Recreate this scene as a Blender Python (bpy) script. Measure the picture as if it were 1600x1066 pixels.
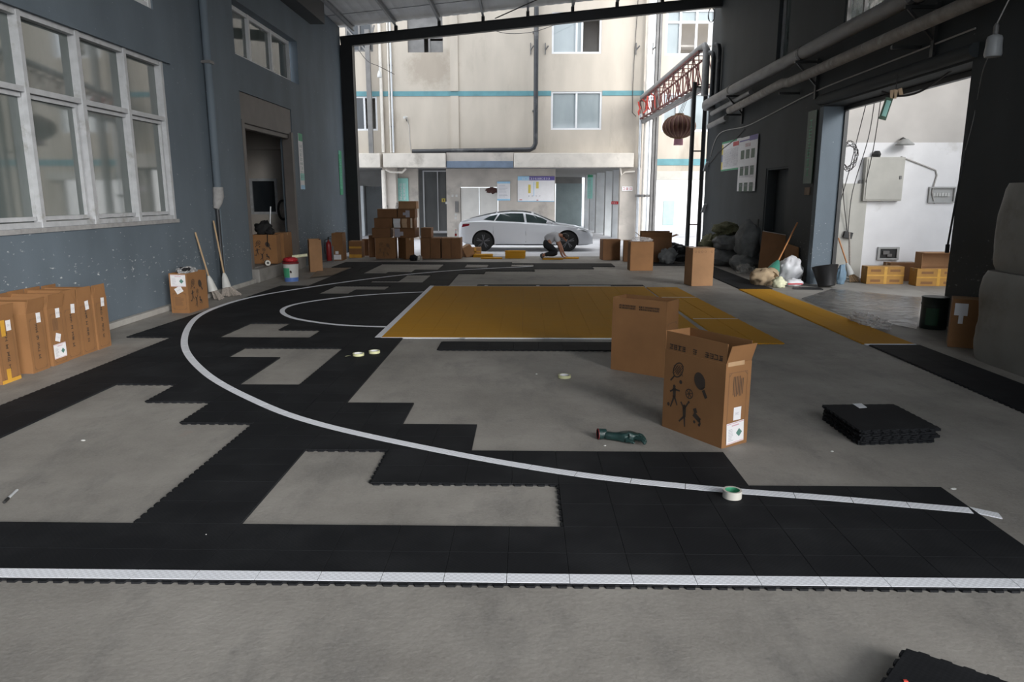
import bpy, bmesh, math, random
from mathutils import Vector, Matrix, noise

# ---------------------------------------------------------------- scene, camera, light
for o in list(bpy.data.objects):
    bpy.data.objects.remove(o, do_unlink=True)
SC = bpy.context.scene
COL = SC.collection
R = random.Random(7)

F_PX, PITCH, YAW, CAM_H = 1119.15, .199574, .019729, 1.8347
cam_d = bpy.data.cameras.new('camera')
cam_d.sensor_width = 36.0
cam_d.lens = F_PX * 36.0 / 1600.0
cam_d.clip_end = 300
cam = bpy.data.objects.new('camera', cam_d)
COL.objects.link(cam)
cam.location = (0, 0, CAM_H)
cam.rotation_euler = (math.pi / 2 - PITCH, 0, YAW)
SC.camera = cam

SC.view_settings.view_transform = 'Standard'
SC.view_settings.look = 'None'
SC.view_settings.gamma = 1.0
SC.view_settings.use_curve_mapping = False
SC.view_settings.exposure = 1.12
SC.cycles.max_bounces = 8
SC.cycles.diffuse_bounces = 5
SC.cycles.use_denoising = True

W = bpy.data.worlds.new('overcast_sky')
SC.world = W
W.use_nodes = True
wn = W.node_tree
bg = wn.nodes['Background']
bg.inputs['Strength'].default_value = 1.3
tc = wn.nodes.new('ShaderNodeTexCoord')
sx = wn.nodes.new('ShaderNodeSeparateXYZ')
cr = wn.nodes.new('ShaderNodeValToRGB')
cr.color_ramp.elements[0].position = 0.0
cr.color_ramp.elements[0].color = (.80, .86, .93, 1)
cr.color_ramp.elements[1].position = .8
cr.color_ramp.elements[1].color = (1.0, 1.04, 1.10, 1)
wn.links.new(tc.outputs['Generated'], sx.inputs[0])
wn.links.new(sx.outputs['Z'], cr.inputs[0])
wn.links.new(cr.outputs[0], bg.inputs['Color'])

SUN_DIR = Vector((-.60, .78, -.28))          # hazy sun behind and to the right of the camera
sun_d = bpy.data.lights.new('hazy_sun', 'SUN')
sun_d.energy = 2.0
sun_d.angle = math.radians(30)
sun_d.color = (1, .98, .95)
sun = bpy.data.objects.new('hazy_sun', sun_d)
COL.objects.link(sun)
sun.rotation_euler = SUN_DIR.to_track_quat('-Z', 'Y').to_euler()

# ---------------------------------------------------------------- helpers
def tag(o, label=None, cat=None, group=None, kind=None):
    if label: o['label'] = label
    if cat: o['category'] = cat
    if group: o['group'] = group
    if kind: o['kind'] = kind
    return o

def empty(name, loc=(0, 0, 0), rz=0.0, label=None, cat=None, group=None, rot=None):
    o = bpy.data.objects.new(name, None)
    COL.objects.link(o)
    o.location = loc
    o.rotation_euler = rot if rot else (0, 0, rz)
    o.empty_display_size = .1
    return tag(o, label, cat, group)

class MB:
    def __init__(s):
        s.v, s.f, s.mi = [], [], []
    def add(s, vs, fs, M=None, mi=0):
        b = len(s.v)
        for p in vs:
            p = Vector(p)
            s.v.append(M @ p if M else p)
        for f in fs:
            s.f.append([b + i for i in f]); s.mi.append(mi)
        return s
    def box(s, x0, x1, y0, y1, z0, z1, M=None, mi=0):
        vs = [(x0, y0, z0), (x1, y0, z0), (x1, y1, z0), (x0, y1, z0), (x0, y0, z1), (x1, y0, z1), (x1, y1, z1), (x0, y1, z1)]
        fs = [(0, 3, 2, 1), (4, 5, 6, 7), (0, 1, 5, 4), (1, 2, 6, 5), (2, 3, 7, 6), (3, 0, 4, 7)]
        return s.add(vs, fs, M, mi)
    def prism(s, poly, z0, z1, M=None, mi=0):
        n = len(poly)
        vs = [(p[0], p[1], z0) for p in poly] + [(p[0], p[1], z1) for p in poly]
        fs = [tuple(reversed(range(n))), tuple(range(n, 2 * n))]
        for i in range(n):
            j = (i + 1) % n
            fs.append((i, j, n + j, n + i))
        return s.add(vs, fs, M, mi)
    def loft(s, rings, caps=True, closed=True, M=None, mi=0):
        n = len(rings[0]); vs = [p for r in rings for p in r]; fs = []
        for k in range(len(rings) - 1):
            for i in range(n if closed else n - 1):
                j = (i + 1) % n
                fs.append((k * n + i, k * n + j, (k + 1) * n + j, (k + 1) * n + i))
        if caps:
            fs.append(tuple(reversed(range(n))))
            fs.append(tuple(range((len(rings) - 1) * n, len(rings) * n)))
        return s.add(vs, fs, M, mi)
    def lathe(s, prof, n=24, M=None, mi=0, caps=True):
        rings = [[(r * math.cos(2 * math.pi * i / n), r * math.sin(2 * math.pi * i / n), z) for i in range(n)] for r, z in prof]
        return s.loft(rings, caps, True, M, mi)
    def tube(s, pts, r, n=8, M=None, mi=0):
        pts = [Vector(p) for p in pts]
        rs = r if isinstance(r, (list, tuple)) else [r] * len(pts)
        rings = []; up = None
        for i, p in enumerate(pts):
            a = pts[max(0, i - 1)]; b = pts[min(len(pts) - 1, i + 1)]
            t = (b - a).normalized()
            if up is None:
                up = Vector((0, 0, 1)) if abs(t.z) < .9 else Vector((1, 0, 0))
            x = up.cross(t)
            if x.length < 1e-4: x = Vector((1, .3, 0)).cross(t)
            x.normalize(); y = t.cross(x).normalized(); up = y
            rings.append([p + rs[i] * (math.cos(2 * math.pi * k / n) * x + math.sin(2 * math.pi * k / n) * y) for k in range(n)])
        return s.loft(rings, True, True, M, mi)
    def bar(s, a, b, w, h=None, M=None, mi=0):
        a, b = Vector(a), Vector(b); h = h or w
        t = (b - a).normalized()
        up = Vector((0, 0, 1)) if abs(t.z) < .95 else Vector((1, 0, 0))
        x = up.cross(t).normalized() * w / 2; y = t.cross(x).normalized() * h / 2
        rings = [[p + x + y, p - x + y, p - x - y, p + x - y] for p in (a, b)]
        return s.loft(rings, True, True, M, mi)
    def sphere(s, c, r, n=16, m=10, M=None, mi=0, f=None):
        rx, ry, rz = r if isinstance(r, (tuple, list)) else (r, r, r)
        c = Vector(c); rings = []
        for k in range(1, m):
            th = math.pi * k / m
            ring = []
            for i in range(n):
                ph = 2 * math.pi * i / n
                d = Vector((math.sin(th) * math.cos(ph), math.sin(th) * math.sin(ph), -math.cos(th)))
                q = f(d) if f else 1.0
                ring.append(c + Vector((d.x * rx, d.y * ry, d.z * rz)) * q)
            rings.append(ring)
        b = len(s.v)
        s.loft(rings, False, True, M, mi)
        q0 = f(Vector((0, 0, -1))) if f else 1; q1 = f(Vector((0, 0, 1))) if f else 1
        s.add([c + Vector((0, 0, -rz * q0)), c + Vector((0, 0, rz * q1))], [], M)
        lo, hi = len(s.v) - 2, len(s.v) - 1
        t = b + (m - 2) * n
        for i in range(n):
            j = (i + 1) % n
            s.f.append([lo, b + j, b + i]); s.mi.append(mi)
            s.f.append([hi, t + i, t + j]); s.mi.append(mi)
        return s
    def build(s, name, mats, parent=None, smooth=None, bevel=None, loc=None, subd=0):
        me = bpy.data.meshes.new(name)
        me.from_pydata([tuple(p) for p in s.v], [], s.f)
        if not isinstance(mats, (list, tuple)): mats = [mats]
        for m in mats: me.materials.append(m)
        if len(mats) > 1:
            for p, i in zip(me.polygons, s.mi): p.material_index = i
        bm = bmesh.new(); bm.from_mesh(me)
        bmesh.ops.recalc_face_normals(bm, faces=bm.faces)
        if bevel:
            bmesh.ops.remove_doubles(bm, verts=bm.verts, dist=1e-5)
            es = [e for e in bm.edges if len(e.link_faces) == 2 and e.calc_face_angle(0) > .5]
            bmesh.ops.bevel(bm, geom=es, offset=bevel, segments=2, affect='EDGES', profile=.5)
        bm.to_mesh(me); bm.free()
        if smooth is not None:
            me.shade_smooth()
            me.set_sharp_from_angle(angle=math.radians(smooth))
        o = bpy.data.objects.new(name, me)
        COL.objects.link(o)
        if parent: o.parent = parent
        if loc: o.location = loc
        if subd:
            m = o.modifiers.new('subdivision', 'SUBSURF'); m.levels = subd; m.render_levels = subd
        return o

def panel(mb, axis, c0, c1, u0, u1, v0, v1, holes=(), mi=0):
    """wall slab between planes c0 and c1 with rectangular holes (ua,ub,va,vb)"""
    us = sorted({u0, u1} | {min(max(h[k], u0), u1) for h in holes for k in (0, 1)})
    vs = sorted({v0, v1} | {min(max(h[k], v0), v1) for h in holes for k in (2, 3)})
    def solid(i, j):
        if i < 0 or j < 0 or i >= len(us) - 1 or j >= len(vs) - 1: return False
        u = (us[i] + us[i + 1]) / 2; v = (vs[j] + vs[j + 1]) / 2
        return not any(h[0] < u < h[1] and h[2] < v < h[3] for h in holes)
    P = (lambda c, u, v: (c, u, v)) if axis == 'x' else (lambda c, u, v: (u, c, v))
    for i in range(len(us) - 1):
        for j in range(len(vs) - 1):
            if not solid(i, j): continue
            a, b, c, d = us[i], us[i + 1], vs[j], vs[j + 1]
            q = [P(c0, a, c), P(c0, b, c), P(c0, b, d), P(c0, a, d), P(c1, a, c), P(c1, b, c), P(c1, b, d), P(c1, a, d)]
            fs = [(0, 1, 2, 3), (4, 5, 6, 7)]
            if not solid(i - 1, j): fs.append((0, 3, 7, 4))
            if not solid(i + 1, j): fs.append((1, 2, 6, 5))
            if not solid(i, j - 1): fs.append((0, 1, 5, 4))
            if not solid(i, j + 1): fs.append((3, 2, 6, 7))
            mb.add(q, fs, None, mi)
    return mb

def catmull(pts, n=8, closed=False):
    pts = [Vector(p) for p in pts]; out = []
    N = len(pts)
    for i in range(N - 1):
        p0 = pts[max(0, i - 1)]; p1 = pts[i]; p2 = pts[i + 1]; p3 = pts[min(N - 1, i + 2)]
        for k in range(n):
            t = k / n
            out.append(.5 * ((2 * p1) + (p2 - p0) * t + (2 * p0 - 5 * p1 + 4 * p2 - p3) * t * t + (3 * p1 - p0 - 3 * p2 + p3) * t ** 3))
    out.append(pts[-1])
    return out

def gp(px, py, z=0.0):
    """where the ray through a photo pixel meets the level z (metres)"""
    u = (px - 800) / F_PX; v = (py - 533) / F_PX
    fy = math.cos(PITCH) - v * math.sin(PITCH); dz = -math.sin(PITCH) - v * math.cos(PITCH)
    c, s = math.cos(YAW), math.sin(YAW)
    X, Y = c * u - s * fy, s * u + c * fy
    t = (z - CAM_H) / dz
    return Vector((X * t, Y * t, z))

def yp(px, py, y):
    u = (px - 800) / F_PX; v = (py - 533) / F_PX
    fy = math.cos(PITCH) - v * math.sin(PITCH); dz = -math.sin(PITCH) - v * math.cos(PITCH)
    c, s = math.cos(YAW), math.sin(YAW)
    X, Y = c * u - s * fy, s * u + c * fy
    t = y / Y
    return Vector((X * t, y, CAM_H + dz * t))

def xp(px, py, x):
    u = (px - 800) / F_PX; v = (py - 533) / F_PX
    fy = math.cos(PITCH) - v * math.sin(PITCH); dz = -math.sin(PITCH) - v * math.cos(PITCH)
    c, s = math.cos(YAW), math.sin(YAW)
    X, Y = c * u - s * fy, s * u + c * fy
    t = x / X
    return Vector((x, Y * t, CAM_H + dz * t))

def skin(name, nodes, edges, mat, parent, sub=2, root=0):
    me = bpy.data.meshes.new(name)
    me.from_pydata([n[:3] for n in nodes], edges, [])
    o = bpy.data.objects.new(name, me)
    COL.objects.link(o)
    m = o.modifiers.new('skin', 'SKIN'); m.use_smooth_shade = True
    for i, n in enumerate(nodes):
        sv = me.skin_vertices[0].data[i]
        r = n[3]
        sv.radius = r if isinstance(r, (tuple, list)) else (r, r)
        sv.use_root = (i == root)
    s = o.modifiers.new('sub', 'SUBSURF'); s.levels = sub; s.render_levels = sub
    dg = bpy.context.evaluated_depsgraph_get()
    m2 = bpy.data.meshes.new_from_object(o.evaluated_get(dg))
    m2.name = name
    o.modifiers.clear()
    o.data = m2
    bpy.data.meshes.remove(me)
    m2.materials.clear(); m2.materials.append(mat)
    m2.shade_smooth()
    if parent: o.parent = parent
    return o

def lump(mb, c, r, seed, amp=.25, sc=2.2, n=28, m=18, M=None, flat=True, mi=0):
    off = Vector((seed * 3.7, seed * 1.3, seed * 5.1))
    def f(d):
        q = 1 + amp * noise.noise(d * sc + off) + amp * .5 * noise.noise(d * sc * 2.7 + off)
        return q
    k = len(mb.v)
    mb.sphere((0, 0, 0), r, n, m, None, mi, f)
    zmin = -r[2] * .72 if flat else -99
    for i in range(k, len(mb.v)):
        p = mb.v[i]
        if p.z < zmin: p.z = zmin + (p.z - zmin) * .06
        p = Vector((p.x, p.y, p.z - (zmin if flat else 0)))
        p = (M @ p) if M else p
        mb.v[i] = p + Vector(c)
    return mb

# ---------------------------------------------------------------- materials
def nodes_of(name):
    m = bpy.data.materials.new(name); m.use_nodes = True
    return m, m.node_tree.nodes, m.node_tree.links, m.node_tree.nodes['Principled BSDF']

def mat(name, col, rough=.6, var=.12, scale=6.0, metal=0.0, bump=.0, bscale=40.0, spec=.5, coord='Object', stretch=None, col2=None, thr=None):
    """base colour broken up by noise; optional second colour in blotches"""
    m, N, L, P = nodes_of(name)
    P.inputs['Roughness'].default_value = rough
    P.inputs['Metallic'].default_value = metal
    P.inputs['Specular IOR Level'].default_value = spec
    T = N.new('ShaderNodeTexCoord'); src = T.outputs[coord]
    if stretch:
        mp = N.new('ShaderNodeMapping'); mp.inputs['Scale'].default_value = stretch
        L.new(src, mp.inputs[0]); src = mp.outputs[0]
    nz = N.new('ShaderNodeTexNoise'); nz.inputs['Scale'].default_value = scale; nz.inputs['Detail'].default_value = 6
    L.new(src, nz.inputs['Vector'])
    r = N.new('ShaderNodeValToRGB')
    lo = [max(0, c * (1 - var)) for c in col]; hi = [c * (1 + var) for c in col]
    r.color_ramp.elements[0].position = .3; r.color_ramp.elements[0].color = (*lo, 1)
    r.color_ramp.elements[1].position = .7; r.color_ramp.elements[1].color = (*hi, 1)
    L.new(nz.outputs['Fac'], r.inputs[0])
    out = r.outputs[0]
    if col2:
        n2 = N.new('ShaderNodeTexNoise'); n2.inputs['Scale'].default_value = scale * .37; n2.inputs['Detail'].default_value = 8
        n2.inputs['Roughness'].default_value = .65
        L.new(src, n2.inputs['Vector'])
        r2 = N.new('ShaderNodeValToRGB')
        t = thr or .6
        r2.color_ramp.elements[0].position = t - .06; r2.color_ramp.elements[0].color = (0, 0, 0, 1)
        r2.color_ramp.elements[1].position = t + .06; r2.color_ramp.elements[1].color = (1, 1, 1, 1)
        L.new(n2.outputs['Fac'], r2.inputs[0])
        mx = N.new('ShaderNodeMixRGB'); mx.inputs[2].default_value = (*col2, 1)
        L.new(r2.outputs[0], mx.inputs[0]); L.new(out, mx.inputs[1]); out = mx.outputs[0]
    L.new(out, P.inputs['Base Color'])
    if bump:
        b = N.new('ShaderNodeBump'); b.inputs['Strength'].default_value = bump; b.inputs['Distance'].default_value = .01
        n3 = N.new('ShaderNodeTexNoise'); n3.inputs['Scale'].default_value = bscale; n3.inputs['Detail'].default_value = 5
        L.new(src, n3.inputs['Vector']); L.new(n3.outputs['Fac'], b.inputs['Height']); L.new(b.outputs[0], P.inputs['Normal'])
    return m

def concrete_floor():
    m, N, L, P = nodes_of('concrete_floor')
    T = N.new('ShaderNodeTexCoord')
    def nz(sc, det=6, ro=.55, st=None):
        n = N.new('ShaderNodeTexNoise'); n.inputs['Scale'].default_value = sc; n.inputs['Detail'].default_value = det; n.inputs['Roughness'].default_value = ro
        if st:
            mp = N.new('ShaderNodeMapping'); mp.inputs['Scale'].default_value = st; mp.inputs['Rotation'].default_value = (0, 0, .35)
            L.new(T.outputs['Object'], mp.inputs[0]); L.new(mp.outputs[0], n.inputs['Vector'])
        else:
            L.new(T.outputs['Object'], n.inputs['Vector'])
        return n.outputs['Fac']
    def ramp(f, a, b, c0=(0, 0, 0), c1=(1, 1, 1)):
        r = N.new('ShaderNodeValToRGB')
        r.color_ramp.elements[0].position = a; r.color_ramp.elements[0].color = (*c0, 1)
        r.color_ramp.elements[1].position = b; r.color_ramp.elements[1].color = (*c1, 1)
        L.new(f, r.inputs[0]); return r.outputs[0]
    def mix(fac, a, col, k=1.0):
        x = N.new('ShaderNodeMixRGB'); x.inputs[2].default_value = (*col, 1)
        mu = N.new('ShaderNodeMath'); mu.operation = 'MULTIPLY'; mu.inputs[1].default_value = k
        L.new(fac, mu.inputs[0]); L.new(mu.outputs[0], x.inputs[0]); L.new(a, x.inputs[1]); return x.outputs[0]
    base = ramp(nz(.9, 9, .66), .33, .68, (.215, .200, .180), (.355, .335, .305))
    base = mix(ramp(nz(2.2, 9, .7, (1, .45, 1)), .50, .66), base, (.165, .158, .148), .65)     # damp dark smears
    base = mix(ramp(nz(5.5, 8, .7), .60, .72), base, (.14, .135, .13), .5)
    base = mix(ramp(nz(1.6, 6, .6), .68, .74), base, (.32, .20, .16), .28)                     # faint brick red rubs
    base = mix(ramp(nz(14, 6, .7, (.35, 1.2, 1)), .735, .755), base, (.6, .6, .58), .55)         # pale scratches, plaster crumbs
    # dusty grit
    base = mix(ramp(nz(60, 3, .5), .35, .75), base, (.40, .385, .36), .25)
    L.new(base, P.inputs['Base Color'])
    P.inputs['Roughness'].default_value = .62
    P.inputs['Specular IOR Level'].default_value = .35
    b = N.new('ShaderNodeBump'); b.inputs['Strength'].default_value = .25; b.inputs['Distance'].default_value = .01
    L.new(nz(35, 6), b.inputs['Height']); L.new(b.outputs[0], P.inputs['Normal'])
    return m

def painted_wall(name, col, scuff=(.55, .58, .58), z_scuff=.75):
    """wall paint with chipped pale scuffs in a band at trolley height"""
    m, N, L, P = nodes_of(name)
    T = N.new('ShaderNodeTexCoord')
    def nz(sc, det, st=None):
        n = N.new('ShaderNodeTexNoise'); n.inputs['Scale'].default_value = sc; n.inputs['Detail'].default_value = det
        if st:
            mp = N.new('ShaderNodeMapping'); mp.inputs['Scale'].default_value = st
            L.new(T.outputs['Object'], mp.inputs[0]); L.new(mp.outputs[0], n.inputs['Vector'])
        else: L.new(T.outputs['Object'], n.inputs['Vector'])
        return n.outputs['Fac']
    r = N.new('ShaderNodeValToRGB')
    r.color_ramp.elements[0].position = .3; r.color_ramp.elements[0].color = (*[c * .86 for c in col], 1)
    r.color_ramp.elements[1].position = .7; r.color_ramp.elements[1].color = (*[c * 1.12 for c in col], 1)
    L.new(nz(1.3, 6, (1, 1, .5)), r.inputs[0])
    s = N.new('ShaderNodeSeparateXYZ'); L.new(T.outputs['Object'], s.inputs[0])
    d = N.new('ShaderNodeMath'); d.operation = 'SUBTRACT'; d.inputs[1].default_value = z_scuff; L.new(s.outputs['Z'], d.inputs[0])
    a = N.new('ShaderNodeMath'); a.operation = 'ABSOLUTE'; L.new(d.outputs[0], a.inputs[0])
    mr = N.new('ShaderNodeMapRange'); mr.inputs['From Min'].default_value = 0; mr.inputs['From Max'].default_value = .75
    mr.inputs['To Min'].default_value = .075; mr.inputs['To Max'].default_value = 0; L.new(a.outputs[0], mr.inputs['Value'])
    ad = N.new('ShaderNodeMath'); ad.operation = 'ADD'; L.new(mr.outputs[0], ad.inputs[0]); L.new(nz(17, 10, (1, .6, 1.5)), ad.inputs[1])
    r2 = N.new('ShaderNodeValToRGB'); r2.color_ramp.elements[0].position = .70; r2.color_ramp.elements[1].position = .79
    L.new(ad.outputs[0], r2.inputs[0])
    x = N.new('ShaderNodeMixRGB'); x.inputs[2].default_value = (*scuff, 1)
    L.new(r2.outputs[0], x.inputs[0]); L.new(r.outputs[0], x.inputs[1]); L.new(x.outputs[0], P.inputs['Base Color'])
    P.inputs['Roughness'].default_value = .7
    P.inputs['Specular IOR Level'].default_value = .3
    b = N.new('ShaderNodeBump'); b.inputs['Strength'].default_value = .15; b.inputs['Distance'].default_value = .01
    L.new(nz(60, 4), b.inputs['Height']); L.new(b.outputs[0], P.inputs['Normal'])
    return m

def tile_mat(name, col, rough, dust, dust_k, rib=True, grid=70.0):
    """plastic sports tile: fine open grid on top, patchy dust"""
    m, N, L, P = nodes_of(name)
    T = N.new('ShaderNodeTexCoord')
    n = N.new('ShaderNodeTexNoise'); n.inputs['Scale'].default_value = 1.7; n.inputs['Detail'].default_value = 7; n.inputs['Roughness'].default_value = .6
    L.new(T.outputs['Object'], n.inputs['Vector'])
    r = N.new('ShaderNodeValToRGB'); r.color_ramp.elements[0].position = .45; r.color_ramp.elements[1].position = .8
    L.new(n.outputs['Fac'], r.inputs[0])
    k = N.new('ShaderNodeMath'); k.operation = 'MULTIPLY'; k.inputs[1].default_value = dust_k; L.new(r.outputs[0], k.inputs[0])
    x = N.new('ShaderNodeMixRGB'); x.inputs[1].default_value = (*col, 1); x.inputs[2].default_value = (*dust, 1)
    L.new(k.outputs[0], x.inputs[0])
    ch = N.new('ShaderNodeTexChecker'); ch.inputs['Scale'].default_value = grid
    ch.inputs['Color1'].default_value = (1, 1, 1, 1); ch.inputs['Color2'].default_value = (.72, .72, .72, 1)
    L.new(T.outputs['Object'], ch.inputs['Vector'])
    mu = N.new('ShaderNodeMixRGB'); mu.blend_type = 'MULTIPLY'; mu.inputs[0].default_value = .5
    L.new(x.outputs[0], mu.inputs[1]); L.new(ch.outputs[0], mu.inputs[2])
    L.new(mu.outputs[0], P.inputs['Base Color'])
    P.inputs['Roughness'].default_value = rough
    P.inputs['Specular IOR Level'].default_value = .1
    b = N.new('ShaderNodeBump'); b.inputs['Strength'].default_value = .2; b.inputs['Distance'].default_value = .003
    L.new(ch.outputs[0], b.inputs['Height']); L.new(b.outputs[0], P.inputs['Normal'])
    return m

def glass_mat(name, col, rough=.06, dust=.15, spec=.6):
    m, N, L, P = nodes_of(name)
    T = N.new('ShaderNodeTexCoord')
    mp = N.new('ShaderNodeMapping'); mp.inputs['Scale'].default_value = (1, 1, .35); L.new(T.outputs['Object'], mp.inputs[0])
    n = N.new('ShaderNodeTexNoise'); n.inputs['Scale'].default_value = 2.3; n.inputs['Detail'].default_value = 6
    L.new(mp.outputs[0], n.inputs['Vector'])
    r = N.new('ShaderNodeValToRGB'); r.color_ramp.elements[0].position = .3; r.color_ramp.elements[1].position = .75
    r.color_ramp.elements[0].color = (*col, 1); r.color_ramp.elements[1].color = (*[c + dust for c in col], 1)
    L.new(n.outputs['Fac'], r.inputs[0]); L.new(r.outputs[0], P.inputs['Base Color'])
    P.inputs['Roughness'].default_value = rough
    P.inputs['Specular IOR Level'].default_value = spec
    return m

def clear_plastic(name, col=(.7, .7, .7), a=.45, rough=.15):
    m, N, L, P = nodes_of(name)
    P.inputs['Base Color'].default_value = (*col, 1)
    P.inputs['Roughness'].default_value = rough
    T = N.new('ShaderNodeTexCoord'); n = N.new('ShaderNodeTexNoise'); n.inputs['Scale'].default_value = 7; n.inputs['Detail'].default_value = 5
    L.new(T.outputs['Object'], n.inputs['Vector'])
    mr = N.new('ShaderNodeMapRange'); mr.inputs['From Min'].default_value = .35; mr.inputs['From Max'].default_value = .7
    mr.inputs['To Min'].default_value = a * .5; mr.inputs['To Max'].default_value = min(1, a * 1.5)
    L.new(n.outputs['Fac'], mr.inputs['Value']); L.new(mr.outputs[0], P.inputs['Alpha'])
    return m

M = {}
M['floor'] = concrete_floor()
M['bluewall'] = painted_wall('blue_grey_wall_paint', (.128, .158, .186))
M['shadewall'] = painted_wall('shaded_wall_paint', (.040, .046, .049), (.18, .19, .19))  # blue-grey wall paint darkened to stand in for shade on the right
M['white_wall'] = mat('limewashed_wall', (.82, .81, .815), .85, .06, 1.5, bump=.1, bscale=25, col2=(.56, .54, .51), thr=.66)
M['upper_wall'] = mat('bare_plaster', (.56, .53, .50), .85, .1, 1.2, bump=.1)
def facade_stain(m):
    N, L, P = m.node_tree.nodes, m.node_tree.links, m.node_tree.nodes['Principled BSDF']
    src = P.inputs['Base Color'].links[0].from_socket
    T = N.new('ShaderNodeTexCoord'); mp = N.new('ShaderNodeMapping'); mp.inputs['Location'].default_value = (3.9, 0, -6.95 * .9); mp.inputs['Scale'].default_value = (.75, 0, .9)
    mp.inputs['Location'].default_value = (3.9 * .75, 0, -6.95 * .9)
    L.new(T.outputs['Object'], mp.inputs[0]); ln = N.new('ShaderNodeVectorMath'); ln.operation = 'LENGTH'; L.new(mp.outputs[0], ln.inputs[0])
    n = N.new('ShaderNodeTexNoise'); n.inputs['Scale'].default_value = 2.6; n.inputs['Detail'].default_value = 9; n.inputs['Roughness'].default_value = .7; L.new(T.outputs['Object'], n.inputs['Vector'])
    a = N.new('ShaderNodeMath'); a.operation = 'MULTIPLY_ADD'; a.inputs[1].default_value = 1.6; L.new(n.outputs['Fac'], a.inputs[0]); L.new(ln.outputs['Value'], a.inputs[2])
    r = N.new('ShaderNodeValToRGB'); r.color_ramp.elements[0].position = .72; r.color_ramp.elements[0].color = (1, 1, 1, 1); r.color_ramp.elements[1].position = 1.0; r.color_ramp.elements[1].color = (0, 0, 0, 1)
    d = N.new('ShaderNodeMath'); d.operation = 'MULTIPLY'; d.inputs[1].default_value = .60; L.new(a.outputs[0], d.inputs[0]); L.new(d.outputs[0], r.inputs[0])
    k = N.new('ShaderNodeMath'); k.operation = 'MULTIPLY'; k.inputs[1].default_value = .45; L.new(r.outputs[0], k.inputs[0])
    x = N.new('ShaderNodeMixRGB'); x.inputs[2].default_value = (.25, .20, .15, 1); L.new(k.outputs[0], x.inputs[0]); L.new(src, x.inputs[1]); L.new(x.outputs[0], P.inputs['Base Color'])
    return m
M['facade'] = mat('weathered_cream_render', (.47, .42, .355), .85, .10, 1.3, bump=.12, bscale=30, stretch=(1, 1, .35), col2=(.37, .325, .27), thr=.62)
M['facade_low'] = mat('stained_ground_floor_render', (.47, .43, .385), .85, .14, 1.6, bump=.1, col2=(.30, .275, .25), thr=.6)
M['ledge'] = mat('pale_concrete_ledge', (.56, .52, .465), .85, .12, 2.0, bump=.15, col2=(.36, .33, .29), thr=.63)
M['pillar_pale'] = mat('pale_blue_grey_pillar', (.52, .55, .57), .8, .1, 2.0, col2=(.36, .36, .35), thr=.66)
M['stripe'] = mat('faded_teal_tile_band', (.10, .25, .28), .6, .15, 3)
M['dark_grey'] = mat('dark_grey_render', (.16, .16, .155), .8, .15, 2)
M['black_steel'] = mat('black_painted_steel', (.014, .014, .014), .45, .2, 4)
M['grey_steel'] = mat('grey_steel', (.16, .155, .15), .5, .15, 4)
M['roof_sheet'] = mat('grey_roof_sheet', (.45, .46, .47), .55, .1, 1.5, col2=(.34, .34, .34), thr=.62)
M['purlin'] = mat('galvanised_purlin', (.22, .23, .24), .5, .12, 5)
M['pvc_frame'] = mat('dusty_white_window_frame', (.45, .46, .475), .5, .12, 8, col2=(.30, .295, .28), thr=.64)
M['white_frame'] = mat('clean_white_window_frame', (.66, .67, .68), .45, .05, 5)
M['dusty_glass'] = glass_mat('dusty_window_glass', (.080, .100, .096), .045, .07, .9)
M['screen_glass'] = glass_mat('grey_screen_glass', (.13, .135, .135), .1, .06, .5)
M['sky_glass'] = glass_mat('pale_window_glass', (.26, .30, .31), .05, .07, .8)  # pale tone stands in for sky reflected in the panes
M['dark_glass'] = glass_mat('dark_window_glass', (.02, .025, .03), .05, .02)
M['shutter'] = mat('brown_grey_shutter', (.135, .12, .11), .6, .1, 3)
M['carton'] = mat('brown_carton', (.255, .122, .046), .8, .10, 3.5, bump=.06, bscale=30)
M['carton2'] = mat('pale_brown_carton', (.37, .20, .095), .8, .10, 3.5, bump=.06, bscale=30)
M['carton3'] = mat('dull_brown_carton', (.20, .094, .038), .8, .12, 3.5, bump=.06, bscale=30)
M['carton_y'] = mat('orange_yellow_carton', (.44, .225, .05), .7, .12, 4)
M['carton_in'] = mat('carton_inside', (.50, .33, .20), .85, .08, 4)
M['kraft_edge'] = mat('corrugated_edge', (.55, .40, .26), .9, .1, 20)
M['ink'] = mat('brown_black_print', (.045, .032, .024), .8, .1, 10)
M['ink_faint'] = mat('faint_brown_print', (.15, .08, .04), .8, .1, 10)
M['paper'] = mat('white_paper', (.78, .77, .78), .7, .03, 6)
M['pink_ink'] = mat('pink_print', (.62, .36, .42), .7, .05, 8)
M['green_ink'] = mat('grey_green_print', (.10, .22, .18), .6, .05, 8)
M['grey_ink'] = mat('grey_print', (.42, .40, .44), .7, .05, 8)
M['tape_clear'] = mat('shiny_packing_tape', (.50, .33, .19), .2, .1, 9, spec=.6)
M['tape_white'] = mat('pale_packing_tape', (.72, .60, .46), .35, .08, 9)
M['tape_yellow'] = mat('orange_yellow_tape', (.62, .33, .045), .4, .1, 9)
M['black_tile'] = tile_mat('black_sports_tile', (.0150, .0158, .0178), .7, (.045, .047, .050), .5)
M['yellow_tile'] = tile_mat('orange_yellow_sports_tile', (.56, .28, .026), .75, (.48, .27, .05), .5)
M['white_tile'] = tile_mat('white_sports_tile', (.84, .86, .90), .5, (.62, .63, .67), .5, grid=90)
M['white_line'] = tile_mat('white_tile_line', (.86, .88, .93), .5, (.74, .76, .80), .6, grid=60)
M['car_white'] = mat('white_car_paint', (.80, .82, .86), .18, .01, 2, spec=.6)
M['car_glass'] = glass_mat('car_window_glass', (.03, .05, .05), .04, .03, .8)
M['rubber'] = mat('black_rubber', (.012, .012, .012), .7, .1, 10)
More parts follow.
